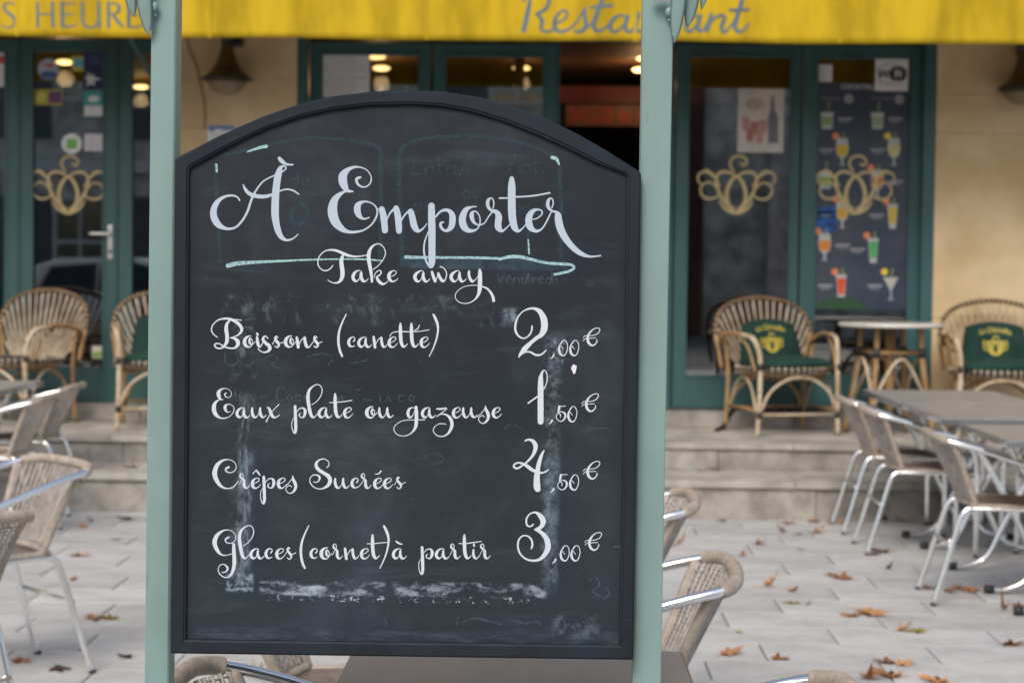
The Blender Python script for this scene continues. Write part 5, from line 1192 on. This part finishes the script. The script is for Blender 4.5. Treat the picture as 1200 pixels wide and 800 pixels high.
# round rattan table
rt = empty('rattan_table', (2.36 - YS * 11.74, 11.74, ZT), 'round rattan table with a white marble top between two armchairs', 'table')
bm = bmesh.new(); lathe(bm, [(.30, .676), (.322, .680), (.325, .690), (.322, .700), (.31, .703)], 40); fin(bm, 'table_top', M['marble'], rt, smooth=True)
for k in range(4):
    a = math.pi / 4 + k * math.pi / 2 + .2; c, s_ = math.cos(a), math.sin(a)
    tubeo('leg', M['rattan'], rt, [(.30 * c, .30 * s_, 0), (.25 * c, .25 * s_, .25), (.21 * c, .21 * s_, .50), (.20 * c, .20 * s_, .68)], .018, n=8)
    bm = bmesh.new(); tube(bm, [(.213 * c, .213 * s_, .49), (.208 * c, .208 * s_, .55)], .0225, n=8); fin(bm, 'binding', M['bind'], rt, smooth=True)
    a2 = a + math.pi / 2; c2, s2 = math.cos(a2), math.sin(a2)
    tubeo('arch', M['rattan_pale'], rt, [(.285 * c, .285 * s_, .09), (.22 * c + .03 * c2, .22 * s_ + .03 * s2, .30), (.13 * (c + c2), .13 * (s_ + s2), .485), (.22 * c2 + .03 * c, .22 * s2 + .03 * s_, .30), (.285 * c2, .285 * s2, .09)], .011, n=6)
    tubeo('stretcher', M['rattan'], rt, [(.205 * c, .205 * s_, .52), (.205 * c2, .205 * s2, .52)], .011, n=6)
bm = bmesh.new(); tube(bm, [(0, 0, .12), (0, 0, .67)], .03, n=8); fin(bm, 'centre_post', M['rattan'], rt, smooth=True)

# ================================================================ FALLEN PLANE LEAVES
def leaf_mesh(seed, curl):
    rnd = random.Random(seed); bm = bmesh.new()
    lobes = [(0, 1.0), (52, .78), (105, .5), (-52, .8), (-105, .48)]
    ang = []; 
    for a in range(-180, 180, 12):
        r = .34
        for la, lr in lobes:
            d = abs(a - la); r = max(r, lr * max(0, 1 - (d / 30) ** 1.1))
        r *= 1 + rnd.uniform(-.1, .1); ang.append((a, r))
    sc = .062
    def pt(a, r):
        x, y = math.sin(R(a)) * r * sc, math.cos(R(a)) * r * sc
        z = .004 + curl * (x * x * 9 + y * y * 6) + .006 * math.sin(a * .07 + seed) * r + .004 * r * r * math.sin(a * .2)
        return (x * (1 - curl * .25), y * (1 - curl * .2), max(z, .001))
    c = bm.verts.new((0, 0, .003)); r1 = [bm.verts.new(pt(a, r * .5)) for a, r in ang]; r2 = [bm.verts.new(pt(a, r)) for a, r in ang]; n = len(ang)
    for k in range(n):
        bm.faces.new((c, r1[k], r1[(k + 1) % n])); bm.faces.new((r1[k], r2[k], r2[(k + 1) % n], r1[(k + 1) % n]))
    bmesh.ops.solidify(bm, geom=bm.faces[:], thickness=.0006)
    tube(bm, [(0, -.1 * sc, .003), (.04 * sc, -.4 * sc, .004), (.08 * sc, -.7 * sc, .006)], .0008, n=4, seg=2)
    me = bpy.data.meshes.new('fallen_leaf'); bm.to_mesh(me); bm.free(); return me
LM = [('russet', mat('russet dry leaf', (.58, .30, .12), .7, var=.35, scale=40, second=(.44, .20, .075))), ('tan', mat('tan dry leaf', (.62, .36, .17), .7, var=.3, scale=40, second=(.36, .17, .07))),
      ('dark brown', mat('dark brown dry leaf', (.10, .055, .03), .7, var=.3, scale=40)), ('yellow', mat('yellow leaf', (.52, .42, .09), .65, var=.3, scale=40))]
LV = {}
for ci, (cn, cm) in enumerate(LM):
    for v in range(4):
        me = leaf_mesh(ci * 10 + v, (.2, 1.2, 2.2, .4)[v]); me.materials.append(cm); LV[ci, v] = me
spots = [(900, 688, 0, 2, 1.1), (927, 693, 0, 1, .7), (990, 678, 1, 0, 1.1), (975, 674, 1, 3, .7), (1016, 719, 0, 3, 1.35), (1000, 722, 0, 0, .7), (1057, 739, 1, 1, .9), (1078, 740, 3, 0, .8), (931, 707, 3, 0, .7), (853, 767, 0, 3, .95), (911, 772, 0, 0, .7),
         (1040, 777, 0, 3, .95), (1058, 779, 1, 0, .8), (1018, 795, 0, 1, 1.2), (1045, 793, 1, 3, 1.1), (1100, 799, 0, 0, 1), (1184, 756, 1, 3, 1), (1177, 715, 0, 2, 1), (1195, 712, 1, 1, .9), (1137, 693, 0, 0, .9), (1112, 694, 0, 1, .9), (1165, 692, 1, 0, .9), (1090, 690, 0, 3, .8),
         (798, 606, 0, 2, .9), (812, 607, 0, 3, .9), (832, 607, 0, 1, .8), (845, 610, 1, 0, .7), (905, 607, 0, 2, .8), (925, 613, 0, 0, .9), (955, 612, 1, 3, .9), (975, 612, 0, 0, .7), (985, 614, 0, 1, .7), (917, 624, 0, 2, .85), (936, 626, 1, 0, .6), (957, 625, 0, 1, .9),
         (889, 638, 1, 1, .9), (796, 638, 0, 2, .9), (784, 639, 0, 0, .6), (870, 651, 0, 1, .7), (1034, 647, 1, 3, 1.1), (1022, 650, 0, 0, .7), (1041, 667, 2, 2, .7), (1128, 690, 0, 3, .8), (1105, 610, 0, 2, .8), (1130, 612, 0, 0, .9), (1150, 617, 0, 1, .9), (1172, 620, 0, 3, .9), (1190, 618, 0, 1, .8), (1085, 614, 0, 0, .8), (1060, 612, 0, 1, .7), (1120, 628, 1, 1, .7), (1160, 640, 0, 0, .7), (1192, 638, 3, 1, .7),
         (102, 597, 0, 2, .9), (142, 597, 0, 2, 1), (164, 597, 0, 1, 1), (150, 609, 2, 0, .8), (97, 618, 0, 3, .7), (134, 632, 1, 0, .5), (90, 651, 1, 0, 1), (106, 611, 2, 1, .5), (85, 680, 0, 1, .6), (110, 724, 1, 0, 1.1), (132, 725, 3, 0, .7), (27, 774, 0, 0, .8), (68, 784, 2, 0, .8), (303, 794, 1, 2, .9), (332, 797, 0, 0, .7), (940, 644, 0, 0, .4), (947, 709, 2, 2, .3), (865, 741, 3, 0, .4),
         (4, 640, 0, 1, .8), (150, 770, 2, 0, .5)]
NAMES = ['curled', 'cupped', 'tightly curled', 'flat']
def whereabout(px, py):
    v = 'at the steps' if py < 616 else 'just below the steps' if py < 660 else 'on mid paving' if py < 730 else 'on near paving'
    h = 'left of both posts' if px < 180 else 'under the board' if px < 400 else 'by the right post' if px < 880 else 'before the right chairs' if px < 1060 else 'under the right tables'
    return v + ' ' + h
used_l = {}
def place_leaf(px, py, ci, v, s, Z=0.0):
    p = on_z(px, py, Z); o = bpy.data.objects.new('fallen_leaf', LV[ci, v]); C.objects.link(o)
    o.location = (p.x, p.y, Z + .0015); o.rotation_euler = (random.uniform(-.12, .12), random.uniform(-.12, .12), random.uniform(0, 6.28)); o.scale = (s * 1.55,) * 3
    lab = '%s %s plane leaf %s' % (NAMES[v], LM[ci][0], whereabout(px, py) if Z == 0 else 'on the steps')
    k = used_l.get(lab, 0); used_l[lab] = k + 1; o['_l'] = lab; o['_p'] = (px, py); o['category'] = 'leaf'; o['group'] = 'fallen plane leaves'
    LEAVES.append(o); return o
LEAVES = []
for a in spots: place_leaf(*a)
for px, py in ((150, 548), (158, 549)): place_leaf(px, py, 0, 1, .7, ZS)
place_leaf(840, 551, 1, 0, .8, ZS); place_leaf(10, 535, 0, 2, 1, ZS); place_leaf(820, 552, 1, 0, .5, ZS)
from collections import defaultdict
grp = defaultdict(list)
for o in LEAVES: grp[o['_l']].append(o)
ORD = ['leftmost', 'second from left', 'third from left', 'fourth from left', 'fifth from left', 'sixth from left', 'seventh from left', 'eighth from left']
for lab, os_ in grp.items():
    os_.sort(key=lambda o: o['_p'][0])
    for i, o in enumerate(os_):
        o['label'] = lab if len(os_) == 1 else lab + ', ' + (ORD[i] if i < len(os_) - 1 else 'rightmost') 
        del o['_l']; del o['_p']
